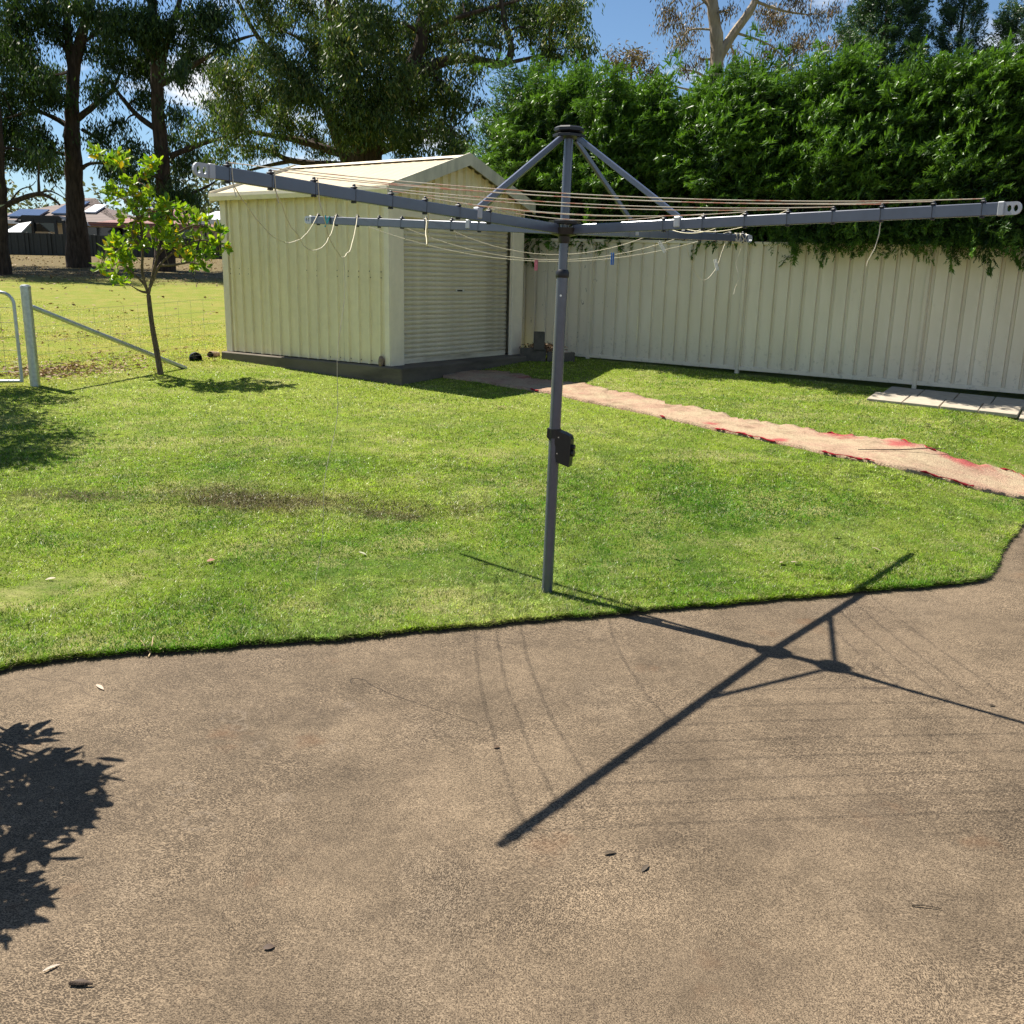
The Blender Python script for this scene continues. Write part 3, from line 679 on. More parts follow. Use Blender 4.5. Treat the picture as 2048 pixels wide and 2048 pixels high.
# string wound round the far right arm end
ax2 = adir(2); sd = ax2.cross(Vector((0, 0, 1))).normalized(); pts = []
for i in range(70):
    th = i / 7 * 2 * math.pi; pts.append(apt(2, 1.96 + 0.20 * (i / 70) * (0.7 + .3 * math.sin(i * .7))) + sd * (0.020 * math.cos(th)) + Vector((0, 0, 0.034 * math.sin(th) - (0.03 if i % 14 < 4 else 0))))
wire("wound_line", pts, 0.003, M_STRING, hoist)
for k, rlist in ((0, CLIPR[5:]), (3, (1.06, 1.27, 0.84))):
    for r in rlist:
        a = apt(k, r, -0.02); wire("tied_end", [a + Vector((0.017, 0, 0.06)), a + Vector((0.02, 0.0, 0.0)), a + Vector((0.022, 0, -0.03)), a + Vector((0.03, 0, -0.06))], 0.002, M_STRING, hoist)

# pegs
def peg(c, col, label, tilt=0.0, yaw=0.0, open_=0.0):
    root = empty("clothes_peg", c, yaw); root.rotation_euler = (0, tilt, yaw); tag(root, label, "peg", "pegs left on the hoist")
    mt = simple(label.split()[0] + "_peg_plastic", col, 0.4, 0, 0.08)
    for s in (-1, 1):
        m = MB(); Mx = Matrix.Translation((s * 0.006, 0, -0.02)) @ Matrix.Rotation(s * open_, 4, 'Y')
        m.prism([(-0.005, -0.042), (0.004, -0.042), (0.0045, 0.012), (0.003, 0.036), (-0.003, 0.036), (-0.005, 0.012)], -0.006, 0.006, Mx @ Matrix(((1, 0, 0, 0), (0, 0, -1, 0), (0, 1, 0, 0), (0, 0, 0, 1)))); m.build("jaw", mt, root)
    m = MB(); m.tube([(-0.009, 0.0, -0.02), (0.009, 0.0, -0.02)], 0.0042, 8); m.build("spring", M_BOLT, root)
# lines at the back: points on the CD catenaries
cd = {r: catenary(apt(2, r, TOP), apt(3, r, TOP), s, 40) for r, s in ((1.06, .19), (1.48, .23), (1.90, .25))}
def nearest_px(pts, px):
    best = None
    for p in pts:
        d = p - cO; x = 1024 + FOC * d.dot(cR) / d.dot(cF)
        if best is None or abs(x - px) < best[0]: best = (abs(x - px), p)
    return best[1]
peg(nearest_px(cd[1.90], 1078), (0.65, 0.16, 0.22), "pink clothes peg hanging on a back line left of the hoist pole")
peg(nearest_px(cd[1.48], 1226), (0.03, 0.13, 0.42), "dark blue clothes peg hanging on a back line right of the hoist pole")
peg(nearest_px(cd[1.48], 1322), (0.75, 0.76, 0.68), "white clothes peg tilted sideways on the sagging line", -0.6)
peg(apt(2, 1.72, -0.16), (0.70, 0.70, 0.62), "small off-white clothes peg dangling below the far right arm", -0.3)
peg(apt(3, 1.985, 0.015) + Vector((0.0, -0.034, 0)), (0.02, 0.42, 0.44), "teal clothes peg clipped near the far left arm end", 0.2, 0.2, 0.25)

# ------------------------------------------------------------------ steel panel fence on the right
FX, FY, FA = 1.161, 15.151, -0.52825
fdz = -0.0142
FZ0 = 0.592
BAY, FH = 2.4568, 1.845
fence = empty("panel_fence", (FX, FY, FZ0), FA); tag(fence, "cream ribbed steel panel fence below the dark conifer hedge", "fence")
K0, K1 = -3, 4
for k in range(K0, K1 + 1):
    x = k * BAY; z = fdz * x
    m = MB(); m.bbox((x, -0.012, z + FH / 2 - 0.02), (0.052, 0.022, FH + 0.06), 0.003); m.bbox((x, 0.03, z + FH / 2 - 0.02), (0.052, 0.02, FH + 0.06), 0.003)
    for s in (-1, 1): m.box((x + s * 0.017, -0.026, z + FH / 2 - .02), (0.008, 0.006, FH + 0.05))
    m.build("post", M_FENCE, fence)
    if k == K1: break
    xa, xb = x + 0.026, x + BAY - 0.026; ang = math.atan2(fdz, 1)
    for zz_, nm, hgt in ((FH - 0.012, "top_rail", 0.045), (0.055, "bottom_rail", 0.055)):
        m = MB(); R_ = Matrix.Rotation(-ang, 3, 'Y'); m.bbox(((xa + xb) / 2, 0.004, z + fdz * BAY / 2 + zz_), (xb - xa, 0.042, hgt), 0.004, R_); m.build(nm, M_FENCE, fence)
    w3 = (xb - xa) / 3
    for j in range(3):
        xo = xa + j * w3; p = w3 / 4
        prof = []
        for i in range(4):
            s = i * p
            prof += [(s, 0.0), (s + 0.012, -0.002), (s + 0.022, 0.030), (s + 0.055, 0.030), (s + 0.064, 0.0)]
        prof.append((w3 - 0.001, 0.0))
        m = MB(); ribbed_wall(m, prof, lambda s, d, zq: Vector((xo + s, 0.0 + d + (0.001 if j % 2 else 0), zq + z + fdz * (xo - x + s))), 0.07, FH - 0.03); m.build("sheet", M_FENCE, fence)

# bare soil strip and paving slabs by the fence
pv0 = G(1725, 801); pdir = Vector((math.cos(FA - 0.02), math.sin(FA - 0.02), 0)); pn = Vector((-pdir.y, pdir.x, 0)); pn = (pn * 0.9 + pdir * 0.12).normalized()
pav = empty("paving_slabs", (0, 0, 0)); pav["category"] = "paving"; tag(pav, "pale grey concrete paving slabs laid on the lawn along the fence", "paving")
PWD, PDP = 0.43, 0.60
for i in range(7):
    for j in range(2):
        c = pv0 + pdir * (PWD * (i + .5)) + pn * (PDP * (j + .5)); z = float(zl(c.x, c.y)) + 0.012
        Rz = Matrix.Rotation(math.atan2(pdir.y, pdir.x) + random.uniform(-.012, .012), 3, 'Z')
        gl = Matrix((( 1, 0, 0), (0, 1, 0), (0, 0.058, 1)))
        m = MB(); m.bbox((c.x, c.y, z), (PWD - 0.014, PDP - 0.014, 0.045), 0.005, gl @ Rz); m.build("slab", M_PAVER, pav)

# retaining sleepers between shed and fence
rt = empty("sleeper_wall", G(1070, 723)); b0 = rt.location.copy(); tag(rt, "low weathered sleeper wall between shed and fence", "retaining wall")
yb = b0.y
def px_box(name, x0, x1, y0, y1, dep, thick, mat, par):
    a = P(x0, y1, dep); b = P(x1, y0, dep); m = MB(); m.bbox(((a.x + b.x) / 2 - b0.x, dep + thick / 2 - b0.y, (a.z + b.z) / 2 - b0.z), (b.x - a.x, thick, abs(b.z - a.z)), 0.008); return m.build(name, mat, par)
px_box("sleeper", 1040, 1092, 697, 724, yb, 0.08, M_SLEEPER, rt)
px_box("sleeper", 1094, 1150, 705, 726, yb + 0.03, 0.08, M_SLEEPER, rt)
px_box("post", 1067, 1090, 664, 700, yb - 0.03, 0.12, M_SLEEPER, rt)

# ------------------------------------------------------------------ carpet runner
low = [(885, 756), (955, 764), (994, 772), (1048, 780), (1102, 789), (1176, 806), (1248, 820), (1330, 838), (1410, 857), (1535, 884), (1656, 911), (1797, 940), (1938, 976), (2048, 1000), (2200, 1040)]
upp = [(893, 741), (960, 743), (1000, 746), (1048, 754), (1083, 761), (1130, 768), (1199, 777), (1300, 802), (1400, 822), (1535, 851), (1650, 868), (1760, 882), (1905, 917), (2048, 957), (2200, 995)]
def resamp(pl, n):
    a = np.array([G(*p)[:2] for p in pl]); s = np.concatenate([[0], np.cumsum(np.hypot(*np.diff(a, axis=0).T))]); t = np.linspace(0, s[-1], n)
    return np.stack([np.interp(t, s, a[:, 0]), np.interp(t, s, a[:, 1])], 1)
NC = 220; cl = resamp(low, NC); cu = resamp(upp, NC)
def nz(x, f, ph): return np.sin(x * f + ph) * .5 + np.sin(x * f * 2.3 + ph * 2) * .3 + np.sin(x * f * 5.1 + ph * 3) * .2
ii = np.arange(NC)
cl += 0.02 * nz(ii, .35, 1)[:, None] * np.array([.5, .86]); cu += 0.11 * nz(ii, .22, 2)[:, None] * np.array([.5, .86]) + 0.03 * rng.normal(size=(NC, 1)) * np.array([.5, .86])
NA = 9; V = []
for j in range(NA):
    t = j / (NA - 1); q = cl * (1 - t) + cu * t
    z = zl(q[:, 0], q[:, 1]) + 0.030 + 0.006 * nz(ii, .4, j) * (1 if 0 < j < NA - 1 else .5)
    if j == NA - 1: z += 0.012 * np.clip(nz(ii, .17, 4), 0, 1)
    if j == 0: z += 0.004
    V.append(np.column_stack([q, z]))
n0 = len(V)
V.insert(0, np.column_stack([cl, zl(cl[:, 0], cl[:, 1]) - 0.01])); V.append(np.column_stack([cu, zl(cu[:, 0], cu[:, 1]) - 0.01]))
V = np.concatenate(V); F = []
for j in range(NA + 1):
    a = j * NC + np.arange(NC - 1); F.append(np.stack([a, a + 1, a + 1 + NC, a + NC], 1))
carpet = fast_mesh("carpet_runner", V, np.concatenate(F), M_CARPET); tag(carpet, "faded red carpet runner half covered in dirt across the lawn", "carpet")
for p in carpet.data.polygons: p.use_smooth = True
# rolled crimson lips along the near edge
for a0, a1 in ((118, 139), (152, 167), (177, 190), (40, 45), (97, 100)):
    pts = [(cl[i][0], cl[i][1] - 0.012, float(zl(*cl[i])) + 0.03 + 0.006 * math.sin(i)) for i in range(a0, a1)]
    m = MB(); m.tube(pts, [0.002 + 0.011 * abs(math.sin(i * 1.7) * math.sin(i * .37 + 1)) for i in range(len(pts))], 7); m.build("frayed_edge", M_CARPETRED, carpet, True)
for a0, a1 in ((152, 158), (170, 180), (0, 5), (194, 204)):
    pts = [(cu[i][0], cu[i][1] - 0.03 - .02 * math.sin(i * 1.1), float(zl(*cu[i])) + 0.028 + 0.006 * math.sin(i)) for i in range(a0, a1)]
    m = MB(); m.tube(pts, [0.002 + 0.014 * abs(math.sin(i * 1.7) * math.sin(i * .31 + 2)) for i in range(len(pts))], 7); m.build("frayed_edge", M_CARPETRED, carpet, True)

# ------------------------------------------------------------------ gate, post and wire fence on the left
gp_ = G(71, 772); gz = float(zl(gp_.x, gp_.y))
gpost = empty("gate_post", (gp_.x, gp_.y, gz)); tag(gpost, "galvanised steel gate post with a slanting brace pipe", "post")
m = MB(); m.tube([(0, 0, -0.2), (0, 0, 1.20)], 0.06, 20); m.build("pipe", M_GALV, gpost, True)
m = MB(); m.tube([(0, 0, 1.19), (0, 0, 1.215), (0, 0, 1.235), (0, 0, 1.24)], [0.063, 0.063, 0.045, 0.01], 20); m.build("cap", M_GALV, gpost, True)
be = G(372, 737); bl = be - Vector((gp_.x, gp_.y, gz))
dbr = Vector((bl.x, bl.y, 0)).normalized()
m = MB(); m.tube([dbr * 0.055 + Vector((0, 0, 0.97)), bl + Vector((0, 0, 0.0))], 0.030, 12); m.build("brace", M_GALV, gpost, True)
m = MB(); m.tube([(0, 0, 0.8), (0, 0, 0.83)], 0.063, 20); m.build("strap", M_GALV, gpost, True)
gate = empty("farm_gate", (gp_.x - 0.12, gp_.y - 0.02, gz)); tag(gate, "tubular steel farm gate with wire mesh, hung on the gate post", "gate")
GD = Vector((-0.985, -0.17, -0.0)); GW = 2.6
def gpnt(s, z): return GD * s + Vector((0, 0, z))
path = [gpnt(0.03, 0.05), gpnt(0.03, 1.00)] + [gpnt(0.03 + 0.14 * (1 - math.cos(a)), 1.00 + 0.14 * math.sin(a)) for a in np.linspace(0.2, math.pi / 2, 5)] + [gpnt(GW, 1.14)]
m = MB(); m.tube(path, 0.021, 10); m.build("frame", M_GALV, gate, True)
m = MB(); m.tube([gpnt(0.03, 0.06), gpnt(GW, 0.04)], 0.021, 10); m.build("bottom_rail", M_GALV, gate, True)
for z in (0.18, 0.3, 0.44, 0.6, 0.78, 0.96):
    m = MB(); m.tube([gpnt(0.03, z), gpnt(GW, z - .01)], 0.0022, 5); m.build("wire", M_WIRE, gate)
for s in np.arange(0.2, GW, 0.3):
    m = MB(); m.tube([gpnt(s, 0.06), gpnt(s, 1.13)], 0.002, 5); m.build("wire", M_WIRE, gate)
m = MB(); m.bbox(gpnt(0.42, 0.03), (0.07, 0.03, 0.05), 0.006); m.build("latch", M_BOLT, gate)
# wire mesh fence from post to the shed
wf = empty("wire_fence", (gp_.x, gp_.y, gz)); tag(wf, "thin wire mesh fence running from gate post to shed", "wire fence")
e2 = Vector((SX, SY, 0)) + sw * (SL + 0.1) - su * 0.15; e2.z = float(zl(e2.x, e2.y)); dl = e2 - Vector((gp_.x, gp_.y, gz))
for z in (0.1, 0.24, 0.38, 0.54, 0.72, 0.90):
    m = MB(); m.tube([(0, 0, z), tuple(dl * 0.5 + Vector((0, 0, z - 0.01))), tuple(dl + Vector((0, 0, z)))], 0.0016, 4); m.build("wire", M_WIRE, wf)
for i in range(1, 13):
    m = MB(); b = dl * (i / 13); m.tube([b + Vector((0, 0, .1)), b + Vector((0, 0, .9))], 0.0014, 4); m.build("wire", M_WIRE, wf)
# pots lying by the shed
def pot(c, r, L, rz, label, mat):
    o = empty("plant_pot", c, rz); tag(o, label, "pot", "pots lying by the shed")
    nseg = 18; m = MB(); vs = []
    for (x, rr_) in ((0, r), (0.02, r * 1.06), (0.05, r * 1.06), (0.05, r), (L, r * .78), (L, 0.001), (L - .01, .001), (L - .01, r * .74), (0.03, r * .94), (0, r)):
        for k in range(nseg): a = 2 * math.pi * k / nseg; vs.append((x, rr_ * math.cos(a), rr_ * math.sin(a)))
    m.add(vs, [(j * nseg + k, j * nseg + (k + 1) % nseg, (j + 1) * nseg + (k + 1) % nseg, (j + 1) * nseg + k) for j in range(9) for k in range(nseg)]); m.build("shell", mat, o, True)
q = G(392, 722); pot((q.x, q.y, q.z + 0.035), 0.09, 0.24, math.radians(115), "black plastic pot lying on its side near the shed slab", M_HUB)
q = G(421, 715); pot((q.x, q.y, q.z + 0.03), 0.062, 0.18, math.radians(70), "smaller brown pot lying next to the shed slab", M_STONE)

# ------------------------------------------------------------------ foliage helpers
def leaves(name, C, D, L, W, mat, parent=None, fold=0.25, six=False):
    """diamond / six-point leaves. C base points, D directions, L length, W width"""
    n = len(C); D = D / np.linalg.norm(D, axis=1, keepdims=True)
    A = rng.normal(size=(n, 3)); S = np.cross(D, A); S /= np.linalg.norm(S, axis=1, keepdims=True); N = np.cross(S, D)
    L = np.broadcast_to(L, n)[:, None]; W = np.broadcast_to(W, n)[:, None]
    if six:
        pts = [C, C + D * L * .35 + S * W * .5 + N * L * .06, C + D * L * .75 + S * W * .42 + N * L * .05, C + D * L, C + D * L * .75 - S * W * .42 + N * L * .05, C + D * L * .35 - S * W * .5 + N * L * .06]
        V = np.stack(pts, 1).reshape(-1, 3); b = np.arange(n)[:, None] * 6
        F = np.concatenate([b + np.array([[0, 1, 2, 3]]), b + np.array([[0, 3, 4, 5]])])
    else:
        V = np.stack([C, C + D * L * .45 + S * W * .5 + N * L * .05, C + D * L - N * L * fold * .3, C + D * L * .45 - S * W * .5 + N * L * .05], 1).reshape(-1, 3)
        F = np.arange(n)[:, None] * 4 + np.array([[0, 1, 2, 3]])
    o = fast_mesh(name, V, F, mat, parent); o["kind"] = "stuff"; return o
def rot_to(Dir, droop=None):
    """matrices taking local +Z to Dir with random spin, (n,3,3)"""
    n = len(Dir); Z = Dir / np.linalg.norm(Dir, axis=1, keepdims=True); A = rng.normal(size=(n, 3))
    X = np.cross(A, Z) if droop is None else (droop + .45 * A) - ((droop + .45 * A) * Z).sum(1, keepdims=True) * Z; 
    X /= np.linalg.norm(X, axis=1, keepdims=True); Y = np.cross(Z, X)
    return np.stack([X, Y, Z], 2)
def scatter(name, templates, pos, dirs, scale, mat, parent=None, droop=None):
    """stamp triangle templates (t,3,3)"""
    idx = rng.integers(0, len(templates), len(pos)); R = rot_to(dirs, droop); out = []
    ages = []
    for k, (T, A) in enumerate(templates):
        s = idx == k
        if not s.any(): continue
        out.append((np.einsum('nij,vj->nvi', R[s], T.reshape(-1, 3)) * scale[s][:, None, None] + pos[s][:, None, :]).reshape(-1, 3)); ages.append(np.clip(A[None, :] + rng.normal(0, .16, (s.sum(), 1)), 0, 1).ravel())
    V = np.concatenate(out); F = np.arange(len(V)).reshape(-1, 3)
    o = fast_mesh(name, V, F, mat, parent); o["kind"] = "stuff"
    o.data.attributes.new("age", "FLOAT", "FACE").data.foreach_set("value", np.concatenate(ages).astype(np.float32)); return o
def spray_template(nsub=13, nl=8, droop=0.34, flat=0.75, lw=0.036, ll=0.135, spread=1.0):
    """feathery conifer plume of unit length along +Z; A says how young each leaflet is"""
    T = []; A = []
    def axis(t): return np.array([droop * t ** 2.2, 0, t])
    for i in range(nsub):
        t = 0.12 + 0.85 * i / (nsub - 1); b = axis(t); l = (0.42 * (1 - t) + 0.09) * spread * rng.uniform(.8, 1.15); sgn = 1 if i % 2 else -1
        d = np.array([droop * 2 * t * .5, sgn * rng.uniform(.55, .85), .65]) + rng.normal(size=3) * np.array([.35 * (1 - flat) + .15, .1, .1]); d /= np.linalg.norm(d)
        for j in range(nl):
            u = (j + .5) / nl; p = b + d * l * u; sd = np.cross(d, np.array([1., 0, 0])) * (1 if j % 2 else -1) + d * .9 + rng.normal(size=3) * .25; sd /= np.linalg.norm(sd)
            le = ll * (1.1 - .5 * u) * rng.uniform(.8, 1.2); w = np.cross(sd, rng.normal(size=3)); w /= np.linalg.norm(w)
            T.append([p - w * lw * .5, p + w * lw * .5, p + sd * le]); A.append(min(1, t * .75 + u * .35))
    for j in range(3): p = axis(.85 + .05 * j); w = rng.normal(size=3); w /= np.linalg.norm(w); T.append([p - w * lw * .4, p + w * lw * .4, p + np.array([droop * .2, 0, .16])]); A.append(1.0)
    return np.array(T), np.array(A)
SPR = [spray_template() for _ in range(6)]

def smooth_path(pts, n=6):
    """Catmull-Rom"""
    p = [pts[0]] + list(pts) + [pts[-1]]; out = []
    for i in range(1, len(p) - 2):
        for k in range(n):
            t = k / n; a, b, c, d = p[i - 1], p[i], p[i + 1], p[i + 2]
            out.append(0.5 * ((2 * b) + (c - a) * t + (2 * a - 5 * b + 4 * c - d) * t * t + (3 * b - a - 3 * c + d) * t ** 3))
    out.append(pts[-1]); return out

# ------------------------------------------------------------------ hedge behind the fence
hd = empty("conifer_hedge", (FX + 2.5, FY - 0.6, FZ0)); tag(hd, "tall dense green conifer hedge overhanging the cream fence", "hedge")
f_dir = np.array([math.cos(FA), math.sin(FA), 0.0]); f_nrm = np.array([math.sin(FA), -math.cos(FA), 0.0])   # nrm points to the camera side
f_org = np.array([FX, FY, 0.0])
HT_O = [(-2.6, 925, 330), (-2.2, 955, 240), (-1.5, 1010, 185), (-0.8, 1085, 150), (0, 1176, 170), (0.6, 1245, 188), (1.2, 1315, 185), (2.0, 1420, 160), (2.6, 1500, 140), (3.3, 1600, 128), (4.0, 1705, 130), (4.8, 1825, 138), (5.5, 1940, 108), (6.2, 2048, 88), (9, 2400, 80), (12, 2800, 80)]
HT_T = [h[0] for h in HT_O]; HT_Z = [min(5.4, P(h[1], h[2], 15.15 - 0.504 * h[0] + 0.6).z) - 0.36 for h in HT_O]
def htop(t): return np.interp(t, HT_T, HT_Z) + 0.12 * np.sin(t * 4.3) + 0.08 * np.sin(t * 9.1 + 1)
def hfront(t, z):
    """offset of the hedge face toward the camera"""
    b = 0.16 * np.sin(t * 3.6 + .7) * 1 + 0.12 * np.sin(t * 7.7 + z * 1.7) + 0.10 * np.sin(z * 3.1 + t * 1.3) + 0.06 * np.sin(z * 6.5 + t * 5)
    top = htop(t); taper = np.clip((z - (top - 1.3)) / 1.3, 0, 1)
    rightb = np.clip((t - 0.8) / 3, 0, 1)
    return -0.10 + 0.10 * rightb + b - 0.55 * taper ** 2 - 0.25 * np.clip((3.0 - z), 0, 1) * (1 - rightb)
# dark inner shell added to block light, shade of the wood in its colour
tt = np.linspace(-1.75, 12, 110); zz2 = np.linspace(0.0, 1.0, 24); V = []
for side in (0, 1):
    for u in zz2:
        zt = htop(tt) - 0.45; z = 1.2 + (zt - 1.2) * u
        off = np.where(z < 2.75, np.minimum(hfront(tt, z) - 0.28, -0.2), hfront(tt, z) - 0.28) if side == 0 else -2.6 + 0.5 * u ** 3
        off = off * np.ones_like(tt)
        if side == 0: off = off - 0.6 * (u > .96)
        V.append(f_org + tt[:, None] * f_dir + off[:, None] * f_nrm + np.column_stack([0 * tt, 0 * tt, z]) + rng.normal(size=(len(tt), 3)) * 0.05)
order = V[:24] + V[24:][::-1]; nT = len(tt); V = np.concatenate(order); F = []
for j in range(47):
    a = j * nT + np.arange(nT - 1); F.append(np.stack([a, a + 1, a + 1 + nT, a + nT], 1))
V = V - np.array(hd.location); fast_mesh("added_hedge_core", V, np.concatenate(F), M_CORE, hd)
# plumes on the face
NP = 5000
t = rng.uniform(-1.85, 9.0, NP); u = rng.uniform(0, 1, NP) ** 0.9; zt = htop(t)
zlow = np.interp(t, [-2.5, 1.0, 2.4, 3.0, 4.0, 9], [2.3, 2.5, 2.55, 2.50, 2.44, 2.42])
z = zlow + (zt - zlow) * u
off = hfront(t, z) - rng.uniform(0, 0.30, NP)
pos = f_org + t[:, None] * f_dir + off[:, None] * f_nrm; pos[:, 2] = z
low_k = np.clip(1 - (z - zlow) / 0.5, 0, 1)
dirs = f_nrm * rng.uniform(.35, .9, NP)[:, None] + np.array([0, 0, 1.]) * (rng.uniform(.35, 1.0, NP) - 1.3 * low_k)[:, None] + f_dir * rng.normal(0.12, .38, NP)[:, None]
clus = np.sin(t * 6.1 + z * 2.3) * np.sin(z * 5.3 - t * 2.1) + .6 * np.sin(t * 13 + z * 9)
off += .10 * clus; off = np.where((z < 2.75) & (t < 2.5), np.minimum(off, -.22), off); pos = f_org + t[:, None] * f_dir + off[:, None] * f_nrm; pos[:, 2] = z
sc = rng.uniform(.34, .70, NP) * (1 + .12 * clus) * (1 - .25 * low_k)
NO = 620; to = rng.uniform(2.5, 9.0, NO) ; zo = 2.52 - .014 * to + rng.uniform(-.02, .30, NO); oo_ = rng.uniform(-.05, .26, NO); poso = f_org + to[:, None] * f_dir + oo_[:, None] * f_nrm; poso[:, 2] = zo
diro = f_nrm * rng.uniform(.2, .6, NO)[:, None] + f_dir * rng.normal(.1, .4, NO)[:, None] + np.array([0, 0, -1.]) * rng.uniform(.1, .9, NO)[:, None]; sco = rng.uniform(.20, .34, NO) * np.clip((to - 2.3) / .8, .4, 1)
NTp = 1700
t2 = rng.uniform(-1.8, 9.0, NTp); o2 = rng.uniform(-2.4, -0.15, NTp); z2 = htop(t2) - 0.25 - rng.uniform(0, .5, NTp) + rng.uniform(0, 0.1, NTp)
pos2 = f_org + t2[:, None] * f_dir + o2[:, None] * f_nrm; pos2[:, 2] = z2
dirs2 = np.array([0, 0, 1.]) + rng.normal(size=(NTp, 3)) * np.array([.22, .22, .1]); sc2 = rng.uniform(.40, .72, NTp) * np.where(rng.uniform(0, 1, NTp) < .12, 1.5, 1.0)
# left end cap
NE = 500; z3 = rng.uniform(1.8, 4.9, NE); o3 = rng.uniform(-2.4, 0.0, NE); t3 = -1.75 + 0.15 * np.sin(z3 * 3) + 0 * z3; pos3 = f_org + t3[:, None] * f_dir + o3[:, None] * f_nrm; pos3[:, 2] = z3
dirs3 = -f_dir * .8 + np.array([0, 0, .7]) + rng.normal(size=(NE, 3)) * .3; sc3 = rng.uniform(.3, .55, NE)
scatter("foliage", SPR, np.concatenate([pos, pos2, pos3, poso]) - np.array(hd.location), np.concatenate([dirs, dirs2, dirs3, diro]), np.concatenate([sc, sc2, sc3, sco]), M_LF_HEDGE, hd, droop=(f_dir * .8 + f_nrm * .5 + np.array([0, 0, -.5]))[None])

# conifers standing behind the hedge
def conifer(px, y, top, base_w, label, n, lean=0.0):
    b = P(px, 400, y); z0 = float(zl(b.x, b.y)); o = empty("conifer_tree", (b.x, b.y, z0)); tag(o, label, "tree", "conifers behind the hedge")
    H = top - z0
    m = MB(); m.tube([(0, 0, -.2), (lean * .5, 0, H * .5), (lean, 0, H * .96)], [0.16, 0.09, 0.015], 8); m.build("trunk", M_BARKR, o, True)
    u = rng.uniform(0.15, 1, n) ** .8; th = rng.uniform(0, 2 * math.pi, n); whorl = 0.75 + .25 * np.sin(u * 55 + th * 2)
    r = base_w * (1 - u) * whorl * rng.uniform(.55, 1.0, n) + .04
    pos = np.column_stack([r * np.cos(th) + lean * u, r * np.sin(th), H * u - 0.12 * r])
    d = np.column_stack([np.cos(th), np.sin(th), .55 + 1.2 * u ** 3 + 0 * u]) + rng.normal(size=(n, 3)) * .2
    scatter("crown", SPR, pos, d, rng.uniform(.35, .75, n) * (1.1 - .55 * u), M_LF_CONI, o)
conifer(1735, 18.5, 8.2, 2.2, "tallest dark conifer rising behind the hedge", 2000)
conifer(1878, 18.0, 7.05, 1.6, "slender pointed conifer in the middle of three behind the hedge", 800)
conifer(2010, 17.5, 7.3, 1.8, "rightmost dark conifer behind the hedge at the picture's edge", 900)

# ------------------------------------------------------------------ broad trees
def tree(name, label, y, trunks, limbs, blobs, mat, barkm, leafL=0.2, leafW=0.055, per=45, dens=1.0, hang=0.75, dspread=2.2, group=None, clump=0.5, twig=1.0, extra_top=None):
    b = P(*trunks[0][0][0][:2], y); z0 = float(zl(b.x, y)); base = Vector((b.x, y, z0)); o = empty(name, base); tag(o, label, "tree", group)
    nodes = []
    def mk(pl, r0, r1, nm, ground=False):
        pts = [P(p[0], p[1], y + (p[2] if len(p) > 2 else 0)) - base for p in pl]
        if ground: pts[0] = Vector((pts[0].x, pts[0].y, -0.3))
        pts = smooth_path(pts, 5); n = len(pts); rad = []
        for i in range(n):
            t = i / (n - 1); r = r0 * (1 - t) + r1 * t
            if ground and t < .18: r *= 1 + 0.5 * (1 - t / .18) ** 2
            rad.append(r * random.uniform(.93, 1.07))
        m = MB(); m.tube([p + Vector((random.uniform(-1, 1), random.uniform(-1, 1), 0)) * (r0 * .06) for p in pts], rad, 10 if ground else 7); m.build(nm, barkm, o, True)
        nodes.extend([(p, r) for p, r in zip(pts, rad)])
    for i, (pl, r0, r1) in enumerate(trunks): mk(pl, r0, r1, "trunk", pl[0][1] > 420 or i == 0)
    for pl, r0, r1 in limbs: mk(pl, r0, r1, "limb")
    NV = np.array([list(p) for p, r in nodes])
    tw = MB(); C = []; 
    bl = list(blobs)
    if extra_top: bl += extra_top
    for bb in bl:
        px, py, rp = bb[:3]; dy = bb[3] if len(bb) > 3 else random.uniform(-dspread, dspread)
        c = P(px, py, y + dy) - base; rw = rp / FOC * y
        j = int(np.argmin(np.linalg.norm(NV - np.array(c), axis=1) + 0.6 * np.clip(NV[:, 2] - c.z, 0, 9)))
        a, ra = nodes[j]
        mid = a.lerp(c, .5) + Vector((random.uniform(-.3, .3), random.uniform(-.3, .3), random.uniform(-.1, .4))) * (c - a).length * .3
        tw.tube(smooth_path([a, mid, c], 4), np.linspace(max(.02, min(.07, ra * .5)) * twig, .015, 9), 5, False)
        rw *= 1.12; nc = max(3, int(dens * 7.5 * (rw / clump) ** 2))
        for q in range(nc):
            v = Vector(rng.normal(size=3)); v = v.normalized() * rw * random.uniform(.25, 1.0); e = c + Vector((v.x, v.y, v.z * .85))
            if q % 2 == 0: tw.tube([c.lerp(e, .1), c.lerp(e, .55) + Vector((0, 0, .08)), e], [.012 * twig, .008 * twig, .004], 4, False)
            k = int(per * 1.7); s = clump * random.uniform(.6, 1.05)
            g = rng.normal(size=(k, 3)) * np.array([.42, .42, .36]) * s + np.array(e); C.append(g)
    tag(tw.build("twigs", barkm, o, True), kind="stuff")
    C = np.concatenate(C); n = len(C)
    D = rng.normal(size=(n, 3)); D /= np.linalg.norm(D, axis=1, keepdims=True); D = D * (1 - hang * .6) + np.array([0, 0, -1.]) * hang
    leaves("crown", C, D, rng.uniform(.65, 1.3, n) * leafL * .72, rng.uniform(.7, 1.3, n) * leafW * .72, mat, o)
    return o
G1 = "tall dark gum trees at the back"
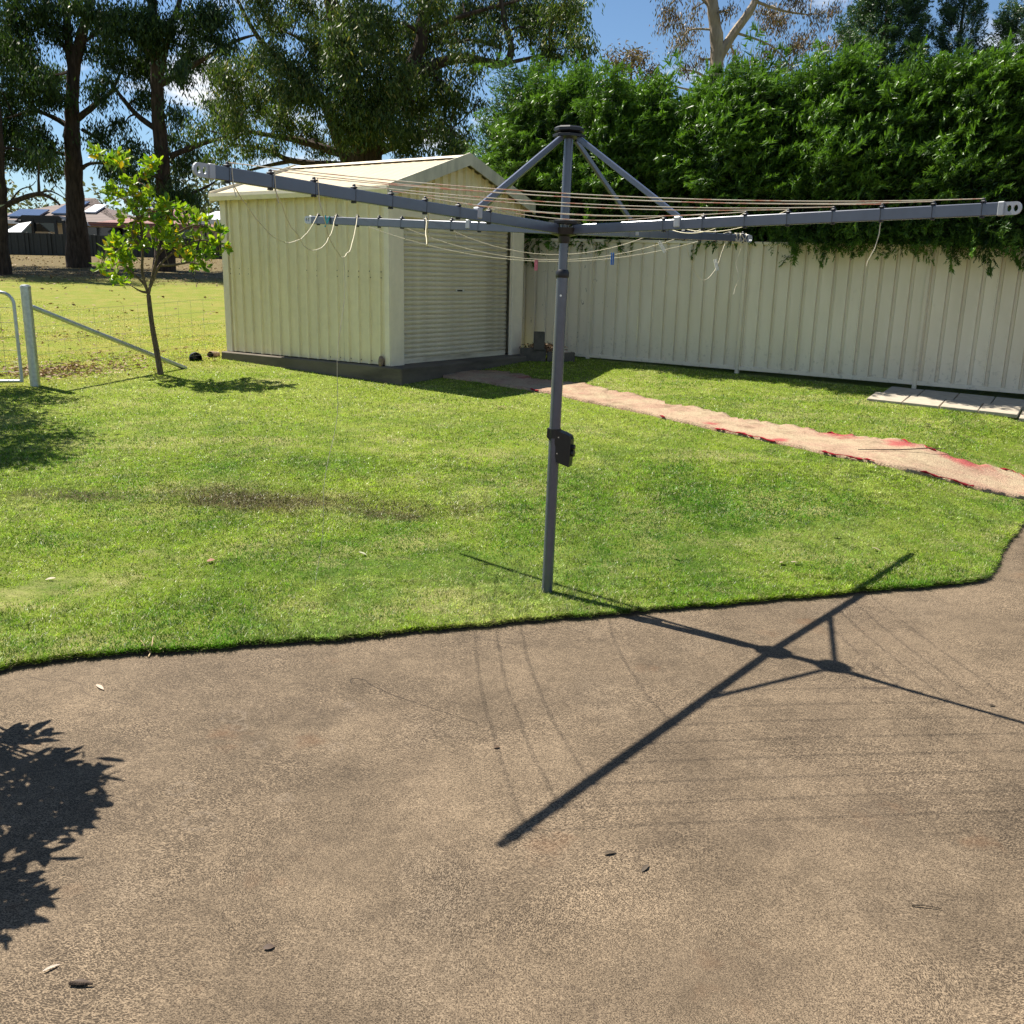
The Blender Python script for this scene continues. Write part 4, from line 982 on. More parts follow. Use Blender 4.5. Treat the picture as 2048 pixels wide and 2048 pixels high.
tree("gum_tree", "tall dark gum with straight trunk behind the gate post", 34,
     [([(156, 530), (152, 420), (146, 300), (144, 230), (148, 150), (158, 90), (176, 20), (190, -80, 1), (200, -220, 1)], .33, .10), ([(146, 150), (137, 80), (132, 0), (128, -120), (125, -260)], .16, .07)],
     [([(134, 250), (101, 232), (65, 222, -1), (20, 235, -1)], .10, .03), ([(155, 238), (197, 204), (225, 180, 1), (250, 120, 1)], .12, .03), ([(164, 336), (186, 326), (240, 330)], .08, .03), ([(164, 259), (217, 292), (245, 330)], .07, .02), ([(140, 110), (100, 60), (50, 30)], .08, .02), ([(140, 310), (60, 300), (0, 310)], .07, .02), ([(160, 90), (205, 60), (260, 40)], .07, .02)],
     [(30, 35, 45), (20, 95, 42), (85, 25, 45), (60, 175, 45), (100, 150, 30), (30, 245, 45), (75, 285, 38), (95, 325, 30), (15, 190, 35), (200, 95, 34), (205, 185, 30), (200, 270, 26), (-40, 100, 50), (-50, 250, 45), (120, 60, 30), (55, 120, 28), (205, 30, 35), (10, 300, 30), (110, 190, 26), (235, 330, 20), (30, 130, 22), (160, 10, 30), (60, 320, 24)],
     M_LF_DARK, M_BARKD, 0.24, 0.06, 50, 1.3, .8, 2.0, G1, clump=.55, extra_top=[(60, -70, 60), (200, -90, 60), (130, -190, 60), (30, -180, 50), (230, -200, 50)])
tree("gum_tree", "tall dark gum whose trunk rises behind the sapling", 33,
     [([(325, 530), (330, 430), (324, 320), (316, 220), (311, 120), (304, 20), (298, -80), (290, -230)], .29, .09), ([(314, 180), (340, 60), (360, 0), (380, -120)], .13, .05)],
     [([(323, 168), (362, 145), (466, 85), (510, 70)], .11, .03), ([(340, 312), (414, 284), (470, 272), (520, 262)], .10, .03), ([(318, 262), (272, 228), (233, 181), (207, 145)], .11, .03), ([(325, 350), (280, 320), (240, 300)], .07, .02), ([(330, 400), (400, 380), (450, 350)], .07, .02), ([(312, 120), (260, 70), (220, 20)], .08, .02)],
     [(270, 40, 42), (330, 55, 45), (400, 45, 40), (385, 105, 36), (300, 125, 40), (245, 115, 38), (440, 85, 30), (435, 20, 34), (285, 195, 26), (355, 225, 24), (345, 275, 22), (270, 300, 26), (355, 330, 28), (250, 245, 18), (300, 380, 32), (350, 390, 30), (215, 330, 20), (270, 350, 24), (350, 150, 28), (390, 400, 22), (410, 330, 22), (380, 300, 20), (300, 80, 30), (240, 60, 30), (430, 140, 22)],
     M_LF_DARK, M_BARKD, 0.24, 0.06, 50, 1.3, .8, 2.0, G1, clump=.55, extra_top=[(280, -70, 60), (400, -80, 60), (330, -190, 60), (440, -190, 50)])
tree("gum_tree", "dark gum trunk at the left picture edge with a bare low limb", 30,
     [([(-4, 545), (-6, 430), (-10, 300), (-20, 150), (-30, -40)], .34, .15)],
     [([(0, 415), (40, 398), (75, 388), (100, 395), (120, 410)], .10, .03), ([(75, 388), (100, 382), (132, 398)], .04, .012), ([(78, 388), (77, 350), (78, 320)], .05, .02), ([(20, 404), (40, 380), (62, 372), (72, 362)], .03, .008), ([(100, 384), (112, 372), (130, 392)], .02, .006)],
     [(-70, 150, 60), (-60, 60, 60), (-90, 250, 50), (-20, -60, 60), (60, 305, 22), (90, 315, 18)], M_LF_DARK, M_BARKD, 0.24, 0.06, 45, 1.0, .8, 1.5, G1, clump=.55)
for _px, _y, _lab in ((-250, 34, "tall gum just beyond the left picture edge shading the back paddock"), (-520, 37, "farthest left gum beyond the picture shading the back paddock")):
    tree("gum_tree", _lab, _y, [([(_px, 540), (_px - 4, 380), (_px + 5, 200), (_px - 5, 0), (_px, -200)], .33, .10)], [([(_px, 250), (_px + 80, 190), (_px + 120, 120)], .1, .03), ([(_px, 220), (_px - 90, 170), (_px - 130, 100)], .1, .03)],
         [(_px + a, b, 55) for a, b in ((-110, 180), (-30, 200), (70, 190), (120, 110), (-130, 90), (0, 90), (60, 30), (-70, 0), (20, -80), (-60, -140), (90, -110), (0, -190), (-120, -60), (130, 0), (60, -200))], M_LF_DARK, M_BARKD, 0.32, 0.09, 26, 1.1, .8, 3.0, G1, clump=.7)
tree("gum_tree", "broad spreading olive-green gum behind the shed", 26,
     [([(728, 420), (726, 350), (724, 300), (712, 220), (690, 120), (670, 40), (655, -60), (650, -200)], .46, .12), ([(745, 420), (745, 330), (755, 260), (800, 180), (840, 90), (850, -20), (860, -160)], .30, .09), ([(705, 420), (700, 340), (680, 280), (650, 210), (600, 150)], .28, .10)],
     [([(800, 180), (870, 130), (928, 116), (1003, 128), (1022, 96), (1008, 40), (1000, -20)], .16, .05), ([(1003, 128), (1050, 118), (1100, 104)], .07, .02), ([(1000, 95), (940, 80), (900, 90)], .05, .02), ([(752, 303), (818, 281), (853, 264), (900, 260)], .13, .03), ([(646, 207), (585, 141), (520, 80), (475, 0)], .12, .04), ([(690, 310), (598, 281), (523, 268), (444, 252)], .12, .03), ([(680, 330), (585, 322), (532, 299), (457, 288)], .10, .03), ([(585, 322), (520, 335), (440, 360)], .06, .02), ([(690, 120), (630, 90), (560, 60)], .08, .02), ([(855, 60), (930, 30), (1040, 0)], .09, .03)],
     [(460, 165, 42), (520, 130, 42), (560, 185, 40), (500, 210, 40), (480, 250, 30), (560, 240, 36), (605, 265, 28), (690, 90, 48, -2.5), (640, 120, 36), (700, 150, 42, -2.5), (760, 100, 50), (760, 40, 50), (700, 30, 42), (640, 40, 26), (840, 60, 48), (840, 130, 46, 1.5), (900, 70, 36), (800, 200, 48), (740, 210, 44, -2), (690, 225, 38, -2.5), (850, 210, 44), (880, 255, 38), (915, 200, 28), (830, 285, 34), (930, 25, 42), (1000, 15, 36), (1070, 20, 42), (1130, 40, 40), (1155, 95, 30), (1100, 90, 32), (1165, 140, 20), (1060, 60, 26), (565, 55, 30), (520, 20, 32), (600, 10, 32), (640, 290, 26), (445, 240, 30), (900, 290, 36), (930, 290, 30), (960, 200, 18), (1130, 0, 36), (1085, 140, 18), (780, 150, 46), (800, 260, 36), (720, 260, 26), (450, 300, 20), (500, 300, 22), (420, 330, 20), (950, 150, 18), (880, 160, 36), (600, 200, 34, -2), (585, 140, 34, -2), (640, 180, 34, -2), (620, 90, 30, -1.5), (540, 100, 30, -1.5), (760, 250, 34, -2), (690, 270, 26, -2), (930, 110, 26, -1.5), (990, 70, 26, -1.5), (860, 10, 40), (540, 290, 20), (430, 210, 24), (410, 260, 20)],
     M_LF_MID, M_BARKD, 0.19, 0.05, 55, 1.5, .75, 2.4, None, clump=.5, extra_top=[(500, -80, 60), (640, -90, 60), (780, -80, 70), (920, -90, 60), (1060, -70, 60), (700, -190, 70), (860, -190, 60)])
tree("gum_tree", "pale-barked forked gum rising behind the hedge", 30,
     [([(1428, 430), (1429, 300), (1430, 172), (1434, 90), (1428, 40), (1422, -30), (1410, -140)], .24, .15), ([(1436, 120), (1462, 75), (1494, 30), (1514, -10), (1540, -120)], .15, .09)],
     [([(1425, 20), (1380, -20), (1340, 10)], .05, .02), ([(1505, 0), (1560, 20), (1620, 30)], .05, .02), ([(1430, 60), (1380, 60), (1360, 90)], .04, .015), ([(1470, 65), (1540, 90), (1580, 130)], .04, .012)],
     [(1345, 25, 26), (1372, 65, 24), (1355, 95, 20), (1365, 140, 20), (1400, 118, 14), (1472, 115, 18), (1560, 35, 34), (1605, 85, 32), (1535, 105, 24), (1640, 30, 28), (1580, 135, 26), (1335, 170, 16), (1540, 15, 24), (1660, 90, 24), (1500, 140, 20), (1385, 20, 18), (1590, 10, 26), (1350, 60, 20), (1460, 20, 14)],
     M_LF_BROWN, M_BARKP, 0.17, 0.04, 34, 0.9, .85, 1.6, None, clump=.42, twig=.8, extra_top=[(1350, -60, 40), (1440, -90, 50), (1560, -60, 50), (1640, -60, 40)])
tree("sparse_tree", "thin rusty-leaved tree against the blue sky beside the pale gum", 27,
     [([(1268, 430), (1268, 300), (1266, 200), (1262, 150), (1270, 110)], .06, .02)],
     [([(1266, 190), (1235, 150), (1222, 120)], .025, .008), ([(1266, 180), (1300, 150), (1320, 125)], .025, .008)],
     [(1265, 115, 20), (1235, 135, 18), (1300, 145, 18), (1250, 165, 18), (1225, 115, 12), (1285, 110, 14), (1310, 175, 16), (1240, 190, 16), (1280, 180, 16)],
     M_LF_BROWN, M_BARKR, 0.15, 0.045, 30, 1.3, .5, .8, None, clump=.34, twig=.7)

# ------------------------------------------------------------------ sapling
sp = G(322, 749); sap = empty("sapling", sp); tag(sap, "young tree with bright yellow-green leaves left of the shed", "tree")
Y0 = sp.y
def sq_(px, py, dy=0): return P(px, py, Y0 + dy) - sp
stem = smooth_path([Vector((0, 0, -.05)), sq_(313, 700), sq_(304, 650), sq_(297, 590)], 6)
m = MB(); m.tube(stem, np.linspace(.042, .028, len(stem)), 10); m.build("trunk", M_BARKS, sap, True)
br = [[(297, 590), (306, 545), (315, 510), (320, 470, .2), (335, 430, .2), (345, 410, .2)], [(297, 590), (285, 545), (285, 500), (280, 440), (262, 380), (240, 330), (205, 315)], [(297, 590), (290, 570), (265, 545), (240, 520), (215, 500)],
      [(300, 575), (320, 530), (355, 500), (400, 480), (440, 490)], [(315, 510), (350, 470, .3), (390, 450, .3), (430, 460, .3)], [(285, 500), (265, 470, -.3), (270, 440, -.3)], [(297, 585), (283, 583), (268, 575)], [(262, 380), (290, 345), (310, 332)], [(280, 440), (250, 400, .2), (225, 390, .2)], [(320, 530), (345, 530, -.3), (380, 525, -.3), (400, 530, -.3)]]
tips = []
for b in br:
    pts = smooth_path([sq_(*p) for p in b], 4); m = MB(); m.tube(pts, np.linspace(.021, .007, len(pts)), 7); m.build("branch", M_BARKS, sap, True); tips += pts
TP = np.array([list(p) for p in tips])
cl_z = [(480, 750), (540, 770), (600, 780), (510, 785), (570, 800), (700, 790), (740, 800), (690, 850), (720, 830), (640, 890), (560, 900), (530, 940), (600, 950), (660, 960), (700, 930), (540, 970), (640, 1010), (600, 1050), (690, 1040), (640, 930), (800, 980), (850, 990), (880, 1020), (820, 1040), (760, 1070), (700, 1100), (640, 1110), (740, 1130), (820, 1110), (900, 1080), (960, 1060), (1000, 1110), (940, 1140), (880, 1170), (820, 1180), (750, 1190), (680, 1180), (620, 1200), (560, 1180), (520, 1190), (570, 1160), (500, 1250), (480, 1300), (540, 1290), (600, 1270), (640, 1250), (560, 1340), (590, 1370), (540, 1230), (980, 1180), (1050, 1170), (1090, 1200), (1060, 1120), (1040, 1230), (960, 1230), (900, 1250), (930, 1290), (980, 1290), (870, 1220), (620, 1310), (590, 1210), (860, 1060), (780, 1150), (920, 1200), (1010, 1210), (660, 1080), (700, 980), (620, 860), (770, 1010), (1000, 1060), (840, 1140), (460, 740), (560, 760), (640, 1150)]
C = []; D = []; tw = MB()
for (x, y) in cl_z + [(x + random.uniform(-24, 24), y + random.uniform(-20, 20)) for q_ in (0,) for x, y in cl_z[::2]]:
    c = sq_(x / 2.415, y / 2.415, random.uniform(-.35, .35)); j = int(np.argmin(np.linalg.norm(TP - np.array(c), axis=1))); a = Vector(TP[j])
    tw.tube([a, a.lerp(c, .5) + Vector((0, 0, .03)), c], [.007, .005, .004], 5, False); ax = (c - a).normalized() if (c - a).length > .02 else Vector((0, 0, 1))
    k = random.randint(12, 17)
    for i in range(k):
        d = rng.normal(size=3); d = d / np.linalg.norm(d) + np.array(ax) * .6 + np.array([0, 0, .35]); C.append(np.array(c) + rng.normal(size=3) * .025); D.append(d)
tag(tw.build("twigs", M_BARKS, sap, True), kind="stuff")
n = len(C); leaves("crown", np.array(C), np.array(D), rng.uniform(.075, .135, n), rng.uniform(.036, .055, n), M_LF_SAP, sap, six=True)

# ------------------------------------------------------------------ shrub outside the frame that throws the leafy shadow on the patio
def off_shadow(p, z): return Vector((p.x, p.y, 0)) - Vector((SDIR.x, SDIR.y, 0)) / -SDIR.z * z + Vector((0, 0, z))
shr = empty("leafy_shrub", (-2.75, 3.75, 0.02)); tag(shr, "long-leaved shrub at the patio's left edge casting its shadow on the concrete", "shrub")
so = Vector(shr.location); C = []; D = []; m = MB()
sh_px = [(0, 1470), (40, 1475), (20, 1520), (60, 1540), (100, 1525), (150, 1530), (130, 1570), (170, 1560), (40, 1580), (90, 1600), (140, 1610), (30, 1640), (80, 1650), (160, 1600), (120, 1650), (20, 1690), (60, 1690), (-40, 1560), (-40, 1640), (-50, 1720), (0, 1780), (20, 1800), (-30, 1800), (-60, 1860), (-10, 1840), (-90, 1600), (-90, 1700), (-120, 1800), (60, 1610), (0, 1600), (110, 1570)]
for (x, y) in sh_px:
    g = G(x, y, 0.0); zc = random.uniform(0.75, 1.35); 
    while True:
        c = off_shadow(g, zc); dd = c - cO
        if 1024 + FOC * dd.dot(cR) / dd.dot(cF) < -110 or zc > 1.9: break
        zc += 0.05
    c = c - so
    m.tube(smooth_path([Vector((0, 0, 0)), Vector((c.x * .25, c.y * .25, c.z * .5)), c], 4), np.linspace(.014, .005, 9), 6)
    for i in range(26):
        d = rng.normal(size=3); d /= np.linalg.norm(d); C.append(np.array(c) + rng.normal(size=3) * .035); D.append(d + np.array([.25, 0, .1]))
tag(m.build("stems", M_BARKS, shr, True), kind="stuff"); n = len(C)
leaves("leaves", np.array(C), np.array(D), rng.uniform(.08, .13, n), rng.uniform(.032, .048, n), M_LF_SHRUB, shr, six=True)
# second tree outside the frame: shade at the left edge of the lawn
ot = empty("yard_tree", (-8.3, 10.6, float(zl(-8.3, 10.6)))); tag(ot, "small leafy tree left of the gate shading the lawn's left edge", "tree")
oo = Vector(ot.location); C = []; m = MB(); m.tube([(0, 0, -.1), (.1, 0, 1.2), (.2, -.1, 2.2)], [.07, .06, .045], 8); m.build("trunk", M_BARKS, ot, True); tw = MB()
for (x, y) in [(0, 815), (50, 850), (20, 880), (-40, 860), (60, 905), (-20, 915), (90, 800), (20, 790), (-60, 900), (40, 785), (-80, 840), (110, 875), (-30, 800), (-10, 850), (30, 830), (-60, 790), (30, 920)]:
    g = G(x, y); zc = random.uniform(2.2, 3.2); c = off_shadow(g, zc) + Vector((0, 0, g.z)) - oo
    tw.tube([(.2, -.1, 2.1), tuple(Vector((.2, -.1, 2.1)).lerp(c, .5) + Vector((0, 0, .1))), tuple(c)], [.03, .02, .008], 5)
    C.append(rng.normal(size=(420, 3)) * .17 + np.array(c))
tag(tw.build("branches", M_BARKS, ot, True), kind="stuff"); C = np.concatenate(C); n = len(C)
leaves("crown", C, rng.normal(size=(n, 3)), rng.uniform(.07, .13, n), rng.uniform(.03, .05, n), M_LF_SHRUB, ot)

# ------------------------------------------------------------------ far background: dark fence, houses, woods
dfY = 41.0
df = empty("dark_fence", P(150, 500, dfY)); d0 = Vector(df.location); tag(df, "charcoal steel fence behind the tall gums", "fence")
x0, x1 = P(-260, 463, dfY).x, P(640, 463, dfY).x; ztop = P(150, 464, dfY).z; npan = 20; pw = (x1 - x0) / npan
for i in range(npan):
    zt = ztop - 0.012 * i; cx = x0 + pw * (i + .5); zb = float(zl(cx, dfY)) - .1; m = MB(); prof = ribs(pw - .06, .3, .06, .03, .02); ribbed_wall(m, prof, lambda s, d, z: Vector((x0 + pw * i + .03 + s - d0.x, dfY - d - d0.y, z - d0.z)), zb, zt); m.build("sheet", M_DARKFENCE, df)
    m = MB(); m.bbox((x0 + pw * i - d0.x, -0.02, (zb + zt) / 2 - d0.z), (.07, .07, zt - zb + .06), .005); m.build("post", M_DARKFENCE, df)
gw = empty("block_edging", P(60, 525, 39.5)); g0 = Vector(gw.location); tag(gw, "row of sandstone garden blocks in front of the charcoal fence", "garden edging")
for i in range(4):
    a = P(16 + i * 25, 530, 39.5); b = P(39 + i * 25, 515, 39.5); m = MB(); m.bbox(((a.x + b.x) / 2 - g0.x, 0, (a.z + b.z) / 2 - g0.z - .25), (b.x - a.x, .35, b.z - a.z + .5), .02); m.build("block", M_BLOCK, gw)
def hip_roof(m, x0, x1, y0, y1, ze, zr, inset):
    ym = (y0 + y1) / 2
    m.add([(x0, y0, ze), (x1, y0, ze), (x1, y1, ze), (x0, y1, ze), (x0 + inset, ym, zr), (x1 - inset, ym, zr)], [(0, 1, 5, 4), (2, 3, 4, 5), (1, 2, 5), (3, 0, 4), (3, 2, 1, 0)])
def house(name, label, Y, wx0, wx1, eave_y, ridge_y, mat, depth=9, inset=4.0):
    a = P(wx0, eave_y, Y); b = P(wx1, eave_y, Y); zr = P((wx0 + wx1) / 2, ridge_y, Y + depth / 2).z; g = float(zl(0, 44)); o = empty(name, (a.x, Y, g)); tag(o, label, "house")
    L = b.x - a.x; ze = a.z - g
    m = MB(); m.box((L / 2, depth / 2, ze / 2 - .4), (L - 1.0, depth - 1.0, ze + .75)); m.build("wall", M_BRICK, o)
    m = MB(); hip_roof(m, 0, L, 0, depth, ze, zr - g, inset); r = m.build("roof", mat, o)
    m = MB(); m.box((L / 2, -.06, ze - .05), (L, .1, .2)); m.build("fascia", M_WHITE if mat is M_TILEB else M_TILER, o)
    return o, L, ze, zr - g
h1, L, ze, zr = house("brown_house", "house with brown tiled hip roof, solar panel and skylight beyond the charcoal fence", 56, -60, 240, 440, 394, M_TILEB, 11, 5.0)
def on_roof(u, v, du, dv, depth, L, ze, zr, lift, ins): 
    pts = []
    for a, b in ((u, v), (u + du, v), (u + du, v + dv), (u, v + dv)):
        pts.append(Vector((a * L, b * depth / 2, ze + (zr - ze) * b + lift)))
    return pts
for nm, args, mt in (("solar_panel", (.47, .25, .13, .5), M_SOLAR), ("skylight", (.67, .33, .08, .3), M_WHITE), ("solar_panel", (.22, .1, .2, .28), M_SOLAR)):
    q = on_roof(*args, 11, L, ze, zr, .06, 5); m = MB(); q2 = [p + Vector((0, 0, .08)) for p in q]; m.add(q + q2, [(3, 2, 1, 0), (4, 5, 6, 7), (0, 1, 5, 4), (1, 2, 6, 5), (2, 3, 7, 6), (3, 0, 4, 7)]); m.build(nm, mt, h1)
for u in (.3, .75):
    m = MB(); m.box((u * L, .47, ze * .55), (1.6, .1, 1.1)); m.build("window", M_GLASS, h1)
h2, L2, ze2, zr2 = house("red_house", "low house with a red tiled roof beyond the charcoal fence", 52, 178, 400, 446, 416, M_TILER, 9, 4.5)
for u in (.15, .35, .8):
    m = MB(); m.box((u * L2, .47, ze2 * .55), (1.4, .1, 1.0)); m.build("window", M_GLASS, h2)
# black pergola and white patio roof
pg = empty("pergola", P(85, 463, 46)); p0 = Vector(pg.location); tag(pg, "black steel pergola with dark blinds in front of the brown house", "pergola")
for x in (42, 66, 112, 128):
    a = P(x, 470, 46) - p0; b = P(x, 440, 46) - p0; m = MB(); m.bbox(((a + b) / 2), (.12, .12, (b - a).z), .01); m.build("post", M_BLACK, pg)
a = P(28, 444, 46) - p0; b = P(134, 432, 46) - p0; m = MB(); m.add([(a.x, 0, a.z), (b.x, 0, a.z), (b.x - .4, 0, b.z), (a.x + .4, 0, b.z), (a.x, 2.5, a.z), (b.x, 2.5, a.z), (b.x - .4, 2.5, b.z), (a.x + .4, 2.5, b.z)], [(0, 1, 2, 3), (7, 6, 5, 4), (0, 4, 5, 1), (1, 5, 6, 2), (2, 6, 7, 3), (3, 7, 4, 0)]); m.build("roof", M_BLACK, pg)
for xa, xb in ((67, 111),):
    a = P(xa, 463, 46.1) - p0; b = P(xb, 443, 46.1) - p0; m = MB(); m.box(((a + b) / 2), (b.x - a.x, .04, b.z - a.z)); m.build("blind", M_GLASS, pg)
wr = empty("white_awning", P(25, 463, 44.5)); w0 = Vector(wr.location); tag(wr, "white sloping awning by the pergola at the left", "awning")
a = P(8, 464, 44.5) - w0; b = P(42, 464, 44.5) - w0; c = P(36, 440, 44.5) - w0; m = MB(); m.add([(a.x, 0, a.z), (b.x, 0, b.z), (c.x, 1.2, c.z), (a.x + .1, 1.2, c.z - .1), (a.x, 0, a.z - .06), (b.x, 0, b.z - .06), (c.x, 1.2, c.z - .06), (a.x + .1, 1.2, c.z - .16)], [(0, 1, 2, 3), (7, 6, 5, 4), (0, 4, 5, 1), (1, 5, 6, 2), (2, 6, 7, 3), (3, 7, 4, 0)]); m.build("sheet", M_WHITE, wr)
for q in (a, b):
    m = MB(); m.tube([q + Vector((0, .05, -1.5)), q + Vector((0, .05, -.05))], .04, 6); m.build("post", M_WHITE, wr)
pr_ = empty("patio_roof", P(420, 440, 44)); r0 = Vector(pr_.location); tag(pr_, "flat white patio roof seen beside the shed wall", "roof")
a = P(392, 438, 44) - r0; b = P(520, 430, 44) - r0; m = MB(); m.add([(a.x, 0, a.z), (b.x, 0, a.z), (b.x, 3, b.z + .3), (a.x, 3, b.z + .3), (a.x, 0, a.z - .22), (b.x, 0, a.z - .22), (b.x, 3, b.z + .08), (a.x, 3, b.z + .08)], [(0, 1, 2, 3), (7, 6, 5, 4), (0, 4, 5, 1), (1, 5, 6, 2), (2, 6, 7, 3), (3, 7, 4, 0)]); m.build("sheet", M_WHITE, pr_)
for x in (a.x + .3, b.x - .3):
    m = MB(); m.tube([(x, .3, a.z - 2.4), (x, .3, a.z - .1)], .05, 8); m.build("post", M_BLACK, pr_)
# distant woods
C = []
for x in np.linspace(-75, 75, 90):
    y = 95 + 14 * math.sin(x * .3) + random.uniform(-6, 6); h = 3.0 + 2.2 * abs(math.sin(x * .21 + 1)) + random.uniform(0, 2.5)
    for q in range(6): C.append(rng.normal(size=(55, 3)) * np.array([1.2, 1.2, .8]) + np.array([x + random.uniform(-1, 1), y, 2.2 + h * (q + 1) / 6]))
C = np.concatenate(C); n = len(C)
fw = leaves("distant_woods", C, rng.normal(size=(n, 3)), rng.uniform(.4, .8, n), rng.uniform(.2, .35, n), M_LF_FAR); tag(fw, "hazy line of distant woods beyond the houses", "trees", kind="stuff")

# ------------------------------------------------------------------ grass and litter
poly = np.concatenate([cl, cu[::-1]])
def in_poly(x, y, pg_):
    ins = np.zeros(len(x), bool); j = len(pg_) - 1
    for i in range(len(pg_)):
        xi, yi = pg_[i]; xj, yj = pg_[j]
        if yi != yj:
            c = ((yi > y) != (yj > y)) & (x < (xj - xi) * (y - yi) / (yj - yi) + xi); ins ^= c
        j = i
    return ins
corners = lambda o, u, v, a, b: np.array([[*(o)[:2]], [*(o + u * a)[:2]], [*(o + u * a + v * b)[:2]], [*(o + v * b)[:2]]])
slab_poly = corners(Vector((SX, SY, 0)) - su * .11 - sw * .27, su, sw, SW + .42, SL + .34)
pav_poly = corners(pv0, pdir, pn, PWD * 7, PDP * 2)
hole = np.array([G(*p)[:2] for p in ((968, 757), (1010, 752), (1060, 760), (1080, 768), (1062, 776), (1010, 772))])
def scatter_grass(N, ymin, ymax, expo):
    # sample depth with density falling off with distance, then x across the view plus a margin
    u = rng.uniform(0, 1, N); e = 1 + 1 - expo
    y = (ymin ** e + u * (ymax ** e - ymin ** e)) ** (1 / e)
    x = rng.uniform(-1, 1, N) * (0.60 * y + 1.2)
    return x, y
def keep(x, y):
    k = y > yedge(x) + wob(x) + 0.004
    k &= ~in_poly(x, y, slab_poly); k &= ~in_poly(x, y, pav_poly)
    jx = rng.normal(0, .03, len(x)); ic = in_poly(x + jx, y + rng.normal(0, .04, len(x)), poly); ih = in_poly(x, y, hole); k &= (~ic) | ih | (rng.uniform(0, 1, len(x)) < 0.02 + .35 * (np.sin(x * 5.3 + y * 2) * np.sin(y * 7.1 - x * 3) > .45))
    d = (x - FX) * f_nrm[0] + (y - FY) * f_nrm[1]; k &= d > 0.10 + 0.06 * rng.normal(size=len(x))
    return k
XS = []; YS = []
for N, a, b, e in ((640000, 3.2, 8.5, 1.1), (430000, 8.5, 17, 1.5), (130000, 17, 33, 1.8)):
    x, y = scatter_grass(N, a, b, e); k = keep(x, y); XS.append(x[k]); YS.append(y[k])
# ragged tufts along the patio edge
xe = rng.uniform(-3.2, 5.0, 42000); ye = yedge(xe) + wob(xe) + 0.003 + rng.exponential(.015, 42000); XS.append(xe); YS.append(ye); edge_n = len(xe)
x = np.concatenate(XS); y = np.concatenate(YS); n = len(x); z = zl(x, y)
patch = 0.5 + 0.5 * np.sin(x * 2.1 + np.sin(y * 1.7) * 2) * np.sin(y * 2.6 + x)
h = rng.uniform(.012, .032, n) * (0.8 + .4 * patch); w = np.clip(.0026 + .00062 * y, .005, .02) * rng.uniform(.7, 1.4, n)
h *= np.clip(1 + (y - 9) * .02, 1, 1.5)
th = rng.uniform(0, 2 * math.pi, n); lean = rng.uniform(.35, 1.6, n) ; la = rng.uniform(0, 2 * math.pi, n)
dx = np.cos(th) * w * .5; dy_ = np.sin(th) * w * .5; tx = np.cos(la) * h * lean; ty = np.sin(la) * h * lean
ty[-edge_n:] -= 0.014; z[-edge_n:] -= rng.uniform(0, .022, edge_n); kl = rng.uniform(0, 1, edge_n) < .03; h[-edge_n:] *= np.where(kl, 1.9, 1.0); ty[-edge_n:] -= np.where(kl, rng.uniform(.01, .05, edge_n), 0)
V = np.empty((n, 3, 3)); V[:, 0] = np.column_stack([x - dx, y - dy_, z - .004]); V[:, 1] = np.column_stack([x + dx, y + dy_, z - .004]); V[:, 2] = np.column_stack([x + tx, y + ty, z + h * np.clip(1.1 - lean * .52, .22, 1)])
_pt = np.random.default_rng(11).uniform(0, 1, (256, 256))
def vnoise(x, y, scale, octv=3, gain=.55, ox=0.0):
    v = np.zeros_like(x); amp = 1.0; tot = 0.0
    for o in range(octv):
        fx = x * scale + 31.7 + ox + o * 17.3; fy = y * scale + 11.9 + ox * 1.7 + o * 9.1; ix = np.floor(fx).astype(int); iy = np.floor(fy).astype(int); u = fx - ix; w_ = fy - iy; u = u * u * (3 - 2 * u); w_ = w_ * w_ * (3 - 2 * w_)
        g = lambda a, b: _pt[(ix + a) % 256, (iy + b) % 256]
        v += amp * ((g(0, 0) * (1 - u) + g(1, 0) * u) * (1 - w_) + (g(0, 1) * (1 - u) + g(1, 1) * u) * w_); tot += amp; amp *= gain; scale *= 2.1
    return v / tot
def sstep(v, a, b): q = np.clip((v - a) / (b - a), 0, 1); return (q * q * (3 - 2 * q))[:, None]
def lerp(a, b, f): return a * (1 - f) + np.asarray(b) * f
big = vnoise(x, y, .6, 3); midn = vnoise(x, y, 2.2, 4, .6, 3.0); xr, yr = x * .92 + y * .4, y * .92 - x * .4
stk = vnoise(xr, yr, 1.3, 5, .68, 8.0); fin = vnoise(x, y, 14.0, 3, .6, 5.0)
f = .45 * big + .4 * midn + .15 * fin + (y - .3 * x - 6.6) * .026
c = lerp(np.array([.070, .185, .010])[None], (.235, .335, .026), sstep(f, .34, .66))
c = lerp(c, (.50, .52, .18), sstep(stk, .50, .76) * .4)
c = lerp(c, (.045, .125, .008), sstep(vnoise(x, y, 3.4, 4, .6, 21.0), .58, .75) * .6)
farw = np.clip((y - 1.15 * x - 17.6) * .5, 0, 1)[:, None] * .75
c = lerp(c, lerp(np.array([.25, .32, .025])[None], (.40, .36, .075), sstep(midn, .4, .66)), farw)
dn = (vnoise(x, y, 2.6, 5, .7, 40.0) - .5) * 2.4; dd_ = np.zeros(n)
for (cx_, cy_, an_, rx_, ry_, st_) in [(-1.95, 6.98, .16, 1.0, .40, 1.2), (-.95, 6.78, .1, .7, .24, .95), (-3.2, 6.9, .05, .8, .14, .4)]:
    ux = ((x - cx_) * math.cos(an_) + (y - cy_) * -math.sin(an_)) / rx_; uy = ((x - cx_) * math.sin(an_) + (y - cy_) * math.cos(an_)) / ry_
    dd_ = np.maximum(dd_, st_ * np.clip(1.35 - (np.hypot(ux, uy) + dn), 0, 1))
c = lerp(c, (.085, .056, .027), np.clip(dd_ * (.75 + .5 * rng.uniform(-1, 1, n)), 0, .95)[:, None])
